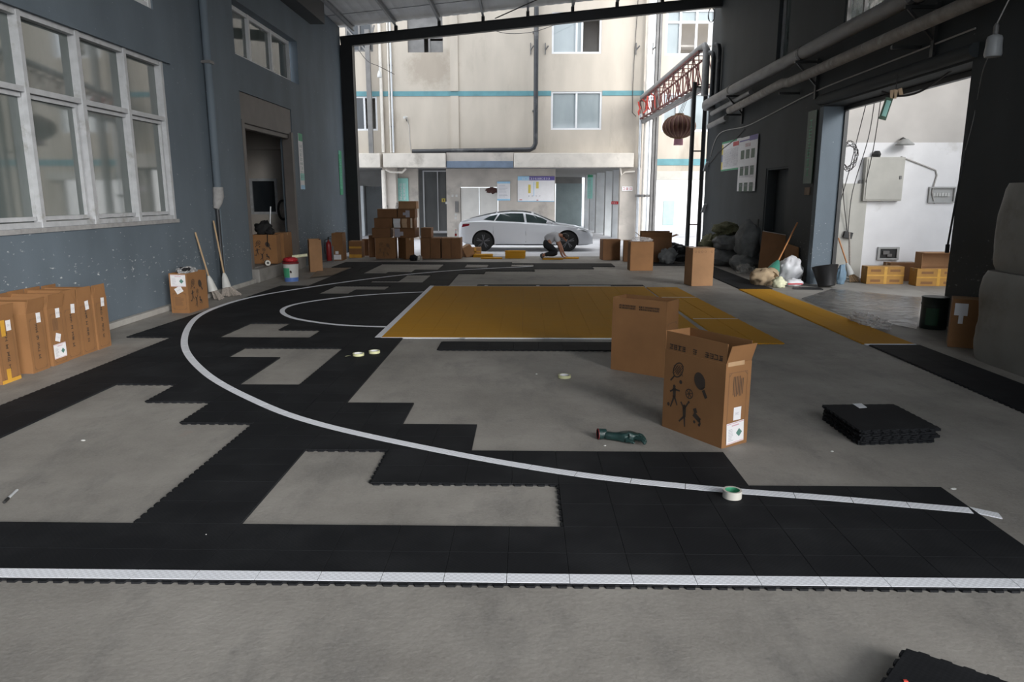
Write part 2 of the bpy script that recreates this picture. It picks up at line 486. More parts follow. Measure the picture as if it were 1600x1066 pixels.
M['rim'] = mat('dark_grey_wheel_rim', (.13, .13, .14), .4, .1, 10, metal=.5)
M['red_lamp'] = mat('dark_red_lamp_lens', (.22, .01, .02), .15, .1, 10)
M['trim_black'] = mat('black_plastic_trim', (.02, .02, .02), .5, .1, 10)
M['skin'] = mat('tanned_skin', (.34, .16, .10), .55, .05, 10)
M['hair'] = mat('black_hair', (.012, .010, .009), .6, .2, 40)
M['shirt'] = mat('pale_grey_shirt', (.52, .52, .55), .85, .06, 10)
M['trousers'] = mat('black_trousers', (.012, .013, .016), .85, .1, 10)
M['shoe'] = mat('dark_shoe', (.06, .06, .06), .7, .1, 10)
M['sole'] = mat('pale_sole', (.5, .48, .42), .7, .1, 10)
M['wood'] = mat('pale_wooden_handle', (.42, .29, .17), .7, .15, 8, stretch=(6, 6, 1))
M['orange_wood'] = mat('orange_wooden_handle', (.48, .20, .07), .55, .1, 8)
M['straw'] = mat('broom_straw', (.24, .16, .09), .9, .25, 30)
M['grey_straw'] = mat('dusty_grey_bristles', (.30, .265, .235), .9, .25, 40)
M['white_plastic'] = mat('white_plastic', (.52, .52, .50), .5, .06, 6)
M['sack_grey'] = mat('dusty_grey_sack', (.17, .175, .175), .85, .2, 7, bump=.4, bscale=9)
M['sack_tan'] = mat('tan_paper_sack', (.36, .27, .17), .85, .2, 7, bump=.3, bscale=9)
M['bag_white'] = mat('white_plastic_bag', (.72, .72, .74), .4, .1, 6, bump=.4, bscale=8)
M['red'] = mat('red_print', (.45, .02, .03), .5, .08, 6)
M['dark_red'] = mat('dark_red_cloth', (.16, .012, .014), .7, .12, 4)
M['ext_red'] = mat('extinguisher_red', (.30, .02, .02), .35, .08, 6)
M['black_cloth'] = mat('black_cloth', (.007, .007, .008), .8, .2, 12, bump=.4, bscale=20)
M['green'] = mat('green_print', (.06, .33, .17), .55, .1, 5)
M['dark_green'] = mat('dark_green_plastic', (.02, .07, .035), .5, .12, 5)
M['teal_green'] = mat('teal_plastic', (.05, .22, .16), .5, .12, 6)
M['mint'] = mat('mint_green_sign', (.30, .62, .56), .5, .06, 4)
M['blue'] = mat('blue_print', (.08, .16, .42), .5, .08, 5)
M['sky_blue'] = mat('light_blue_print', (.36, .62, .82), .5, .05, 5)
M['muted_blue'] = mat('muted_blue_cloth', (.17, .26, .34), .7, .12, 5)
M['purple'] = mat('indigo_print', (.11, .085, .30), .5, .08, 5)
M['yellow'] = mat('yellow_print', (.68, .55, .12), .5, .08, 5)
M['blue_beam'] = mat('faded_blue_beam', (.13, .17, .23), .6, .15, 4)
M['foam'] = mat('foam_sheet_in_film', (.235, .225, .205), .5, .14, 2.2, bump=.5, bscale=5, col2=(.15, .135, .115), thr=.58)
M['pipe_wrap'] = mat('grey_pipe_lagging', (.24, .235, .23), .55, .18, 7, bump=.3, bscale=12, stretch=(1, .3, 1))
M['pipe_rust'] = mat('stained_pipe_lagging', (.26, .235, .21), .6, .25, 6, bump=.3, bscale=12, col2=(.45, .43, .41), thr=.62)
M['white_pipe'] = mat('cream_drain_pipe', (.66, .62, .56), .5, .08, 5)
M['silver_pipe'] = mat('pale_silver_pipe', (.60, .62, .64), .35, .08, 5, metal=.3)
M['black_pipe'] = mat('black_duct', (.028, .03, .034), .45, .2, 4, col2=(.10, .10, .10), thr=.62)
M['truss_red'] = mat('rusty_red_truss', (.13, .045, .04), .7, .2, 8)
M['ribbon'] = mat('red_ribbon', (.55, .06, .04), .6, .1, 6)
M['lantern'] = mat('faded_lantern_cloth', (.085, .026, .015), .75, .25, 5)
M['lantern_rib'] = mat('lantern_gold_rib', (.20, .11, .045), .5, .1, 8)
M['cream_metal'] = mat('cream_cabinet_paint', (.47, .455, .41), .55, .08, 3, col2=(.36, .30, .24), thr=.68)
M['grey_box'] = mat('grey_recess_box', (.40, .40, .39), .6, .1, 6)
M['plaster'] = mat('crusted_plaster', (.32, .315, .31), .9, .15, 10, bump=.5)
M['cable'] = mat('dark_cable', (.035, .03, .03), .6, .1, 6)
M['pale_cable'] = mat('pale_cable', (.42, .40, .38), .6, .1, 6)
M['bulb'] = mat('milky_lamp_cover', (.36, .37, .375), .35, .05, 5)
M['tape_roll'] = mat('cream_tape_roll', (.56, .54, .49), .4, .05, 10)
M['masking'] = mat('yellow_masking_tape', (.66, .66, .38), .5, .06, 10)
M['core_green'] = mat('green_tape_core', (.05, .28, .15), .5, .06, 10)
M['glove'] = mat('dark_green_rubber_glove', (.010, .032, .030), .4, .35, 30, bump=.3, bscale=120)
M['silver'] = mat('crumpled_foil', (.7, .7, .7), .25, .2, 30, metal=.7)
M['stone'] = mat('grey_step_concrete', (.24, .23, .215), .85, .15, 4, bump=.2)
M['kerb'] = mat('pale_cement_kerb', (.38, .365, .34), .85, .12, 6, bump=.2)
M['film'] = clear_plastic('crumpled_clear_film', (.78, .76, .76), .42, .2)
M['sheet'] = clear_plastic('grey_plastic_sheet', (.12, .118, .115), .62, .25)
M['lit_glass'] = clear_plastic('dusty_see_through_pane', (.46, .50, .47), .5, .1)
M['wrap'] = clear_plastic('milky_wrap', (.62, .60, .56), .35, .25)
M['bottle'] = clear_plastic('clear_bottle', (.8, .82, .85), .5, .1)
M['leafy'] = mat('dull_green_scrap', (.13, .13, .07), .9, .3, 14)
M['crumple'] = mat('pale_yellow_netting', (.66, .66, .46), .8, .15, 30, bump=.5, bscale=40)
M['far_white'] = mat('glare_white_far_wall', (.88, .88, .87), .8, .03, 2)  # whitened to stand in for overexposed daylight beyond the gateway
M['far_teal'] = mat('pale_teal_shutter', (.32, .47, .46), .6, .08, 3)
M['lift_door'] = mat('pale_lift_door', (.66, .64, .60), .45, .06, 3, col2=(.55, .42, .24), thr=.72)
M['stain'] = mat('dark_brown_stain', (.06, .025, .02), .9, .2, 20)
M['grey_shutter'] = mat('teal_grey_shutter', (.20, .25, .26), .55, .08, 3)
M['dark_tub'] = mat('black_plastic_tub', (.012, .012, .013), .5, .2, 8)
M['drum'] = mat('black_green_paint_drum', (.013, .022, .017), .45, .25, 8)
M['pavement'] = mat('pale_concrete_paving', (.58, .58, .60), .8, .1, .8, bump=.1, col2=(.40, .395, .385), thr=.62)
M['rug'] = mat('flat_cardboard', (.24, .18, .13), .85, .15, 5)

# ================================================================= SETTING
# floor of the yard, running out past the canopy
mb = MB(); mb.box(-40, 40, -16, 75, -.2, 0)
tag(mb.build('floor', M['floor']), kind='structure')

LX, RX = -5.9, 6.05
mb = MB(); mb.box(-40, 40, 22.3, 75, -.02, .006)
tag(mb.build('pavement', M['pavement']), kind='structure')

mb = MB(); mb.box(-6.2, .3, -7.3, -7.0, 0, 7.0)  # unseen wall, added to cut daylight from the left rear
tag(mb.build('shade_wall_rear', M['bluewall']), kind='structure')

# ---- left wall with windows and the raised doorway
D1 = (15.3, 18.6, .0, 3.96)
HOLES_L = [(7.62, 12.12, 1.46, 3.96), (14.3, 19.4, 4.66, 5.72), (8.2, 12.0, 4.72, 5.9), D1, (-4.0, 5.9, 1.46, 3.96)]
mb = MB(); panel(mb, 'x', LX - .32, LX, -9, 23.9, 0, 7.04, HOLES_L)
wall_left = tag(mb.build('wall_left', M['bluewall']), kind='structure')
# pilaster by the pipe
mb = MB(); mb.box(LX, LX + .07, 13.78, 15.05, 0, 6.75)
mb.build('pilaster', M['bluewall'], wall_left)
# kerb at the foot of the wall
mb = MB(); mb.box(LX, LX + .10, -6.95, 15.25, 0, .09)
tag(mb.build('baseboard_left', M['kerb'], bevel=.015), kind='structure')

def framed(name, axis, c, us, vs, fw, fd, frame_m, pane_m, facing, kind='structure', parent=None, thick=None, skip=()):
    """window: one frame mesh with mullions, each pane a child"""
    P = (lambda u, v, a: (c + a * facing, u, v)) if axis == 'x' else (lambda u, v, a: (u, c + a * facing, v))
    def bx(mb, u0, u1, v0, v1, a0, a1):
        p = P(u0, v0, a0); q = P(u1, v1, a1)
        mb.box(min(p[0], q[0]), max(p[0], q[0]), min(p[1], q[1]), max(p[1], q[1]), min(p[2], q[2]), max(p[2], q[2]))
    fr = MB()
    for i, u in enumerate(us):
        w = fw * (1.25 if thick and i in thick else 1)
        a = u - w / 2 if 0 < i < len(us) - 1 else (u if i == 0 else u - w)
        bx(fr, a, a + w, vs[0], vs[-1], -fd, fd * .5)
    for i, v in enumerate(vs):
        a = v - fw / 2 if 0 < i < len(vs) - 1 else (v if i == 0 else v - fw)
        bx(fr, us[0], us[-1], a, a + fw, -fd, fd * .35)
    root = fr.build(name, frame_m, parent)
    if kind: tag(root, kind=kind)
    for i in range(len(us) - 1):
        for j in range(len(vs) - 1):
            if (i, j) in skip: continue
            pn = MB(); e = fw * .4
            # a thin sash round each pane
            bx(pn, us[i] + e, us[i + 1] - e, vs[j] + e, vs[j + 1] - e, -fd * .75, -fd * .6)
            pm = pane_m[(i + j) % len(pane_m)] if isinstance(pane_m, list) else pane_m
            pn.build('pane', pm, root)
    return root

w1 = framed('window_1', 'x', LX - .04, [7.62, 8.76, 9.87, 11.0, 12.12], [1.46, 3.07, 3.96], .065, .10, M['pvc_frame'], M['dusty_glass'], 1, thick=(2,))
sb = MB()                                   # sliding sashes in the lower row
for a, b in ((7.71, 8.80), (8.72, 9.80), (9.95, 11.04), (10.96, 12.04)):
    panel(sb, 'x', LX - .10, LX - .055, a, b, 1.54, 3.03, [(a + .042, b - .042, 1.59, 2.98)])
sb.build('sash', M['pvc_frame'], w1)
sl = MB(); sl.box(LX - .3, LX + .02, 7.55, 12.2, 1.40, 1.458); sl.build('sill', M['plaster'], w1)
sl = MB(); sl.box(LX - .2, LX + .05, 7.5, 12.32, 3.962, 4.02); sl.build('lintel', M['bluewall'], w1)
framed('window_2', 'x', LX - .2, [14.3, 15.40, 16.55, 17.95, 19.28], [4.68, 5.70], .085, .06, M['white_frame'], M['dusty_glass'], 1, thick=(2,))
framed('window_3', 'x', LX - .06, [8.2, 9.5, 10.8, 12.0], [4.72, 5.9], .085, .06, M['white_frame'], M['dusty_glass'], 1)
framed('window_4', 'x', LX - .05, [-4.0, -2, .2, 2.2, 4.0, 5.9], [1.46, 3.07, 3.96], .09, .07, M['pvc_frame'], M['dusty_glass'], 1)

# ---- raised doorway with a roller shutter, and the room behind it
d1 = empty('door_1'); tag(d1, kind='structure')
mb = MB(); mb.box(LX - .26, LX - .02, 15.3, 18.6, 3.34, 3.96); mb.build('shutter_box', M['shutter'], d1, bevel=.02)
mb = MB(); mb.box(LX - .20, LX - .06, 15.32, 18.58, 3.24, 3.34); mb.build('bottom_rail', M['shutter'], d1, bevel=.015)
for y in (15.3, 18.46):
    mb = MB(); panel(mb, 'x', LX - .22, LX + .015, y, y + .14, .3, 3.4); mb.build('guide_rail', M['shutter'], d1)
mb = MB(); mb.box(LX - 5, LX - .02, 15.3, 18.6, 0, .31); mb.box(LX - .02, LX + .16, 15.3, 18.62, 0, .29)
mb.build('threshold_step', M['stone'], d1, bevel=.02)
room = MB()
room.box(LX - 5, LX - .33, 15.0, 15.28, 0, 4.2); room.box(LX - 5, LX - 4.7, 15.3, 20.8, 0, 4.2)
room.box(LX - 5, LX - .33, 15.28, 20.8, 4.0, 4.2)
tag(room.build('wall_inner_room', M['dark_grey']), kind='structure')
mb = MB(); panel(mb, 'y', 20.5, 20.7, -10.6, LX - .33, 0, 4.0, [(-7.80, -7.02, 1.33, 2.32)])
mb.box(-10.6, LX - .33, 20.3, 20.5, 3.1, 3.5)
mb.box(LX - 5, LX - .33, 18.6, 20.5, 0, .31)
tag(mb.build('wall_inner_partition', M['facade_low']), kind='structure')
framed('window_5', 'y', 20.5, [-7.80, -7.02], [1.33, 2.32], .07, .05, M['pvc_frame'], M['dark_glass'], -1)

# ---- right wall, with the big opening to the side room
HOLES_R = [(10.4, 15.5, 0, 3.63), (17.15, 18.7, 0, 2.52), (17.75, 18.55, 4.95, 7.4), (11.2, 14.75, 4.78, 7.4), (5.2, 9.6, 4.78, 7.4)]
mb = MB(); panel(mb, 'x', RX, RX + .47, -1.0, 25.0, 0, 18.0, HOLES_R)  # carried up high out of view to keep the sun off the facade
wall_right = tag(mb.build('wall_right', M['shadewall']), kind='structure')
mb = MB(); mb.box(RX - .02, RX + .46, 15.3, 15.498, 0, 3.62)
mb.build('door_jamb', M['bluewall'], wall_right)
mb = MB(); mb.box(RX + .40, RX + .475, 15.26, 15.3, 0, 3.62); mb.box(RX + .38, RX + .47, 10.4, 15.3, 3.54, 3.62)
mb.build('edge_angle', M['black_steel'], wall_right)
mb = MB(); mb.tube([(RX - .03, 10.3, 3.76), (RX - .03, 15.5, 3.76)], .10, 14); mb.build('shutter_roll', M['shadewall'], wall_right, smooth=50)
d2 = empty('door_2'); tag(d2, kind='structure')
mb = MB(); mb.box(RX + .25, RX + .32, 17.15, 18.7, 0, 2.5); mb.build('door_panel', M['shadewall'], d2)
mb = MB(); panel(mb, 'x', RX + .02, RX + .26, 17.12, 18.73, 0, 2.56, [(17.2, 18.62, 0, 2.47)]); mb.build('door_frame', M['shadewall'], d2)
mb = MB(); mb.box(RX + .18, RX + .25, 17.32, 17.38, .95, 1.15); mb.tube([(RX + .2, 17.35, 1.05), (RX + .17, 17.35, 1.05), (RX + .17, 17.48, 1.05)], .012, 8)
mb.build('door_handle', M['grey_steel'], d2)
framed('window_6', 'x', RX + .12, [17.75, 18.55], [4.95, 7.4], .07, .05, M['pvc_frame'], M['dusty_glass'], -1)
framed('window_7', 'x', RX + .05, [11.2, 11.9, 13.2, 14.0, 14.75], [4.78, 7.4], .07, .05, M['grey_steel'], M['lit_glass'], -1)
framed('window_8', 'x', RX + .05, [5.2, 6.6, 8.1, 9.6], [4.78, 7.4], .07, .05, M['grey_steel'], M['sky_glass'], -1)

# ---- side room seen through the opening
mb = MB(); mb.box(RX + .47, 14.5, 16.3, 16.55, 0, 2.98); wsr = mb.build('wall_side_room', M['white_wall']); tag(wsr, kind='structure')
mb = MB(); mb.box(RX + .47, 14.5, 16.3, 16.55, 2.98, 6.5); mb.build('upper_plaster', M['upper_wall'], wsr)
mb = MB(); mb.box(RX + .5, 14.2, 12.6, 16.3, 6.5, 6.7); tag(mb.build('added_ceiling_side_room', M['upper_wall']), kind='structure')  # partial ceiling, added to dim the white side-room wall
mb = MB(); mb.box(14.2, 14.5, 3, 16.3, 0, 6.5); tag(mb.build('wall_side_room_far', M['white_wall']), kind='structure')

# ---- canopy roof on steel purlins
def roof_z(x): return 7.08 + (x + 5.9) * .0955
ROOF_Y0, ROOF_Y1 = -4.0, 24.15
mb = MB()
xs = [-6.3 + i * .1 for i in range(0, 126)]
top, bot = [], []
for i, x in enumerate(xs):
    w = .012 if i % 3 == 0 else 0.0
    bot.append((x, roof_z(x) + w)); top.append((x, roof_z(x) + w + .05))
n = len(xs)
vs = [(x, ROOF_Y0, z) for x, z in bot] + [(x, ROOF_Y0, z) for x, z in top] + [(x, ROOF_Y1, z) for x, z in bot] + [(x, ROOF_Y1, z) for x, z in top]
fs = []
for i in range(n - 1):
    fs += [(i, i + 1, 2 * n + i + 1, 2 * n + i), (n + i, n + i + 1, 3 * n + i + 1, 3 * n + i), (i, i + 1, n + i + 1, n + i), (2 * n + i, 2 * n + i + 1, 3 * n + i + 1, 3 * n + i)]
fs += [(0, n, 3 * n, 2 * n), (n - 1, 2 * n - 1, 4 * n - 1, 3 * n - 1)]
mb.add(vs, fs)
ceiling = tag(mb.build('ceiling', M['roof_sheet']), kind='structure')
for x in (-5.49, -4.13, -2.76, -1.38, .02, 1.42, 2.8, 4.2, 5.6):
    mb = MB(); z = roof_z(x)
    mb.box(x - .035, x + .035, ROOF_Y0, 24.1, z - .02, z - .0)
    mb.box(x - .03, x - .018, ROOF_Y0, 24.1, z - .16, z)
    mb.box(x - .03, x + .04, ROOF_Y0, 24.1, z - .17, z - .155)
    mb.build('purlin', M['purlin'], ceiling)
for y in (12.4, 15.3, 18.2, 21.0, 22.6):
    mb = MB(); mb.bar((-6.2, y, roof_z(-6.2) - .004), (6.1, y, roof_z(6.1) - .004), .03, .01); mb.build('sheet_joint', M['purlin'], ceiling)
mb = MB(); mb.bar((-1.0, 24.0, 7.3), (1.9, 20.6, 7.66), .025); mb.build('brace_rod', M['black_steel'], ceiling)
# dark box girder under the eave of the left wall
mb = MB(); mb.box(LX + .003, LX + .40, -1, 20.7, 6.42, 6.98); mb.build('eave_girder', M['black_steel'], ceiling)

pf = empty('portal_frame', (-5.7, 24, 0), label='black steel portal frame carrying the open end of the canopy', cat='steel frame')
mb = MB()
a, b = (-.2, 0, 6.62), (11.75, 0, 7.76)
mb.bar((a[0], 0, a[2] + .14), (b[0], 0, b[2] + .14), .18, .03); mb.bar((a[0], 0, a[2] - .14), (b[0], 0, b[2] - .14), .18, .03)
mb.bar(a, b, .12, .30); mb.build('beam', M['black_steel'], pf)
mb = MB(); mb.box(-.19, .19, -.17, .17, 0, 6.5); mb.box(-.25, .25, -.22, .22, 0, .03); mb.build('post', M['black_steel'], pf)
for x in (-4.13, -2.76, -1.38, .02, 1.42, 2.8, 4.2):
    mb = MB(); z = 6.62 + (x + 5.9) * .0954 + .15
    mb.box(x + 5.7 - .05, x + 5.7 + .05, -.06, .06, z, z + .16); mb.build('purlin_cleat', M['black_steel'], pf)

# ================================================================= COURT FLOORING
U = .6096
def lat(i, j):
    """lattice corner of the laid tiles -> metres (a slight drift towards the far left)"""
    dy = 0.0
    if j > 13: dy = {14: -.14, 15: -.08, 16: -.17, 17: -.3, 18: -.24, 19: -.18, 20: -.12, 21: -.06}.get(int(j), 0)
    dx = max(0, -i - 4) * .06 * min(1, max(0, (j - 15) / 9))
    return ((i + .3547 + dx) * U, (j + .1398 + dy) * U)

def inpoly(x, y, P):
    c = False; n = len(P)
    for k in range(n):
        (x0, y0), (x1, y1) = P[k], P[(k + 1) % n]
        if (y0 > y) != (y1 > y) and x < (x1 - x0) * (y - y0) / (y1 - y0) + x0: c = not c
    return c

TH = .015
def lay_tiles(mb, poly, holes=(), step=.5, th=TH, gap=.0005, tf=lat):
    i0 = min(p[0] for p in poly); i1 = max(p[0] for p in poly); j0 = min(p[1] for p in poly); j1 = max(p[1] for p in poly)
    ni = round((i1 - i0) / step); nj = round((j1 - j0) / step)
    def on(a, b):
        x, y = i0 + (a + .5) * step, j0 + (b + .5) * step
        return inpoly(x, y, poly) and not any(inpoly(x, y, h) for h in holes)
    for a in range(ni):
        for b in range(nj):
            if not on(a, b): continue
            x0, y0 = tf(i0 + a * step, j0 + b * step); x1, y1 = tf(i0 + (a + 1) * step, j0 + (b + 1) * step)
            e = .0015
            x0 += gap; y0 += gap; x1 -= gap; y1 -= gap
            vs = [(x0, y0, 0.001), (x1, y0, .001), (x1, y1, .001), (x0, y1, .001), (x0, y0, th - e), (x1, y0, th - e), (x1, y1, th - e), (x0, y1, th - e),
                  (x0 + e, y0 + e, th), (x1 - e, y0 + e, th), (x1 - e, y1 - e, th), (x0 + e, y1 - e, th)]
            fs = [(0, 1, 5, 4), (1, 2, 6, 5), (2, 3, 7, 6), (3, 0, 4, 7), (4, 5, 9, 8), (5, 6, 10, 9), (6, 7, 11, 10), (7, 4, 8, 11), (8, 9, 10, 11)]
            mb.add(vs, fs)
            w = x1 - x0; h = y1 - y0
            if not on(a, b - 1) and b >= 0:                     # interlock loops on the near edge
                for k in range(4):
                    p = x0 + w * (k + .12) / 4
                    mb.prism([(p, y0), (p + .056, y0), (p + .05, y0 - .017), (p + .010, y0 - .017)], .001, .011)
            if not on(a - 1, b):                                # and on the left edge
                for k in range(4):
                    p = y0 + h * (k + .12) / 4
                    mb.prism([(x0, p), (x0, p + .056), (x0 - .017, p + .05), (x0 - .017, p + .010)], .001, .011)

OUT = [(-8, 5), (4, 5), (4, 7), (2, 7), (2, 8), (-1, 8), (-1, 9), (-2, 9), (-2, 10), (-3, 10), (-3, 15), (-3.5, 15), (-3.5, 24), (-3, 24), (-3, 28), (-2, 28),
       (-2, 29), (0, 29), (0, 30), (2.5, 30), (2.5, 31), (3.5, 31), (3.5, 32.5), (-1, 32.5), (-1, 33), (-9, 33), (-9, 31), (-9, 30.5), (-8, 30.5), (-8, 24), (-9, 24), (-9, 15), (-8, 15)]
HOLES = [[(-8.01, 6), (-4, 6), (-4, 9), (-5, 9), (-5, 10), (-6, 10), (-6, 11), (-7, 11), (-7, 5.99)],
         [(-3, 6), (0, 6), (0, 7), (-2, 7), (-2, 8), (-3, 8)],
         [(-7, 15), (-5, 15), (-5, 16), (-6, 16), (-6, 17), (-7, 17)],
         [(-5, 11), (-4, 11), (-4, 14), (-6, 14), (-6, 13), (-5, 13)],
         [(-7, 28), (-6, 28), (-6, 28.5), (-5, 28.5), (-5, 29.5), (-4, 29.5), (-4, 32), (-7, 32)],
         [(-6, 25), (-4, 25), (-4, 27.5), (-5, 27.5), (-5, 25.5), (-6, 25.5)],
         [(-7, 22), (-6, 22), (-6, 23), (-5, 23), (-5, 24), (-7, 24)],
         [(-3, 30.5), (-2, 30.5), (-2, 32), (-3, 32)],
         [(-1, 31), (0, 31), (0, 32), (-1, 32)]]
HOLES[0] = [(-7, 6), (-4, 6), (-4, 9), (-5, 9), (-5, 10), (-6, 10), (-6, 11), (-7, 11)]
court = empty('court_flooring', (0, 0, 0), label='black interlocking sports flooring laid with a white curved line and gaps of bare concrete', cat='sports flooring')
mb = MB(); lay_tiles(mb, OUT, HOLES); mb.build('tile_field', M['black_tile'], court)

def ribbon(pts, w, z0, z1, mbx=None, joint=None):
    """flat raised strip along a ground polyline, with a hairline joint every `joint` metres"""
    mbx = mbx or MB()
    pts = [Vector((p[0], p[1])) for p in pts]
    def side(i):
        a = pts[max(0, i - 1)]; b = pts[min(len(pts) - 1, i + 1)]; t = (b - a).normalized(); return Vector((-t.y, t.x)) * w / 2
    acc = 0; run = []
    def flush(run):
        if len(run) < 2: return
        rings = []
        for p, s in run: rings.append([(p.x + s.x, p.y + s.y, z0), (p.x - s.x, p.y - s.y, z0), (p.x - s.x, p.y - s.y, z1), (p.x + s.x, p.y + s.y, z1)])
        mbx.loft(rings, True, True)
    for i, p in enumerate(pts):
        s = side(i)
        run.append((p, s))
        if i: acc += (p - pts[i - 1]).length
        if joint and acc > joint and i < len(pts) - 1:
            flush(run); acc = 0
            d = (pts[i + 1] - p)
            q = p + d * min(.5, .004 / max(d.length, 1e-4)); run = [(q, s)]
    flush(run)
    return mbx

ZL = TH + .002
px3 = [(1517, 798), (1300, 779), (1100, 763), (900, 741), (700, 707), (500, 663), (400, 627), (320, 582), (288, 538), (304, 499), (345, 478), (400, 463), (480, 449.4), (560, 438), (640, 428.6), (720, 422), (796, 418), (832, 416.2)]
arc = catmull([gp(*p, TH).xy for p in px3], 14)
mb = ribbon(arc, .082, TH - .004, ZL, joint=.3048)
tail = [gp(1517, 798, 0).xy, gp(1563, 806, 0).xy]
mb.build('three_point_line', M['white_line'], court)
mb = MB()
for k in range(46):
    x0 = lat(-8, 5)[0] + k * U / 2
    if x0 > lat(4, 5)[0] - .1: break
    mb.box(x0 + .0015, x0 + U / 2 - .0015, lat(0, 5)[1] + .007, lat(0, 5)[1] + .09, TH - .004, ZL)
mb.build('side_line', M['white_line'], court)
pxs = [(608, 511), (540, 508.5), (490, 503), (455, 496), (441, 487), (450, 479), (480, 472), (540, 464), (600, 459.2), (664, 456.2)]
mb = ribbon(catmull([gp(*p, TH).xy for p in pxs], 12), .075, TH - .004, ZL, joint=.3048)
mb.build('semicircle_line', M['white_line'], court)
# paler joint strips between the near tiles on the right
mb = MB(); mb.prism([tuple(tail[0] + Vector((0, -.04))), tuple(tail[1] + Vector((-.02, -.05))), tuple(tail[1] + Vector((0, .02))), tuple(tail[0] + Vector((0, .045)))], .001, .008)
tag(mb.build('line_strip', M['white_tile']), 'loose white line strip sticking out past the right end of the curved line', 'floor strip')

# orange key
key = empty('key_flooring', (0, 0, 0), label='large orange-yellow sports flooring rectangle edged in white, left of its narrow gap', cat='sports flooring')
KX0, KX1, KY0, KY1 = -1.90, 2.42, 9.25, 14.70
def kt(x, y): return (x, y)
def rect_tiles(mb, x0, x1, y0, y1, nx, ny, sk=lambda x, y: (x, y)):
    tf = lambda i, j: sk(x0 + (x1 - x0) * i / nx, y0 + (y1 - y0) * j / ny)
    lay_tiles(mb, [(0, 0), (nx, 0), (nx, ny), (0, ny)], (), 1, tf=tf)
mb = MB(); rect_tiles(mb, KX0, KX1, KY0, KY1, 14, 18); mb.build('tile_field', M['yellow_tile'], key)
mb = MB()
mb.box(KX0 - .085, KX0 - .002, KY0 - .05, KY1 + .03, TH + .0004, TH + .003); mb.box(KX0, KX1, KY0 - .055, KY0 - .027, .002, TH); mb.box(KX0, KX1, KY1 + .002, KY1 + .035, .002, TH)
for p in ((380, 313), (692, 317), (470, 112), (660, 112)):
    q = gp(560 + p[0] / 2.353, 400 + p[1] / 2.353)
    y = KY0 - .12 if p[1] > 200 else KY1 + .051
    mb.box(q.x - .035, q.x + .035, y, y + .07, TH + .0004, TH + .003)
mb.box(.9, 1.75, KY1 + .05, KY1 + .10, TH + .0004, TH + .003)
mb.build('white_border', M['white_tile'], key)
key2 = empty('key_flooring', (0, 0, 0), label='narrow orange-yellow flooring strip right of the gap, crossed by thin white lines', cat='sports flooring')
def sk2(x, y): return (x + (14.6 - y) * (.016 + .019 * (x - 2.46) / .62), y)
mb = MB(); rect_tiles(mb, 2.46, 3.08, 8.93, 14.6, 2, 18, sk2); mb.build('tile_field', M['yellow_tile'], key2)
mb = MB()
for y in (10.75, 13.1): mb.box(sk2(2.47, y)[0], sk2(3.07, y)[0], y, y + .025, TH - .004, ZL)
mb.build('white_cross_line', M['white_tile'], key2)
mb = MB(); rect_tiles(mb, lat(-2.1, 0)[0], lat(1.9, 0)[0], lat(0, 13.75)[1], lat(0, 14.7)[1] , 8, 2)
tag(mb.build('tile_strip', M['black_tile']), 'black flooring strip lying along the near edge of the orange rectangle', 'sports flooring')
mb = MB(); rect_tiles(mb, lat(-2.0, 0)[0], lat(3.65, 0)[0], KY1 + .05, KY1 + .30, 11, 1)
tag(mb.build('tile_strip', M['black_tile']), 'black flooring strip lying along the far edge of the orange rectangle', 'sports flooring')
# strip by the right wall: orange then black
mb = MB(); rect_tiles(mb, 4.26, 4.89, 8.92, 14.33, 2, 18)
st = mb.build('tile_strip', M['yellow_tile']); tag(st, 'orange-yellow flooring strip beside the plastic sheets near the right wall', 'sports flooring')
mb = MB(); mb.box(4.26, 4.89, 8.875, 8.915, .002, TH); mb.build('white_end', M['white_tile'], st)
mb = MB(); rect_tiles(mb, 4.30, 4.92, 3.4, 8.86, 2, 18)
tag(mb.build('tile_strip', M['black_tile']), 'black flooring strip running on from the orange strip past the wrapped foam', 'sports flooring')
mb = MB(); rect_tiles(mb, 4.30, 4.95, 14.4, 19.3, 2, 16)
tag(mb.build('tile_strip', M['black_tile']), 'black flooring strip beyond the orange strip, beside the heaped sacks', 'sports flooring')
mb = MB(); rect_tiles(mb, 3.3, 4.5, 19.3, 20.2, 4, 3)
tag(mb.build('tile_strip', M['black_tile']), 'black flooring patch behind the carton nearest the grey junk', 'sports flooring')

# ================================================================= BUILDING ACROSS THE YARD
FY = 30.5
fb = empty('factory_building', (0, FY, 0), label='cream rendered factory building with a teal band facing the yard', cat='building')
fb_inv = Matrix.Translation((0, -FY, 0))
def fpart(mb, name, m, parent=None, **k):
    """a part given in world coordinates, parented to the building"""
    for i, v in enumerate(mb.v): mb.v[i] = fb_inv @ v
    return mb.build(name, m, parent or fb, **k)
mb = MB()
panel(mb, 'y', FY, FY + .3, -16, 4.72, 3.0, 14, [(.99, 3.05, 4.5, 6.0), (.99, 2.97, 7.44, 9.0), (-4.80, -3.38, 7.51, 8.9), (-7.22, -6.12, 4.48, 5.84), (-7.3, -6.2, 7.55, 8.9)])
mb.box(4.42, 4.72, FY + .3, 46, 3.0, 14)
fpart(mb, 'facade_wall', facade_stain(mat('stained_cream_render', (.47, .42, .355), .85, .10, 1.3, bump=.12, bscale=30, stretch=(1, 1, .35), col2=(.37, .325, .27), thr=.62)))
mb = MB(); mb.box(-16, .985, FY - .02, FY, 5.83, 6.02); mb.box(3.06, 4.72, FY - .02, FY, 5.83, 6.02)
mb.box(4.72, 4.74, FY, 46, 5.83, 6.02); fpart(mb, 'teal_band', M['stripe'])
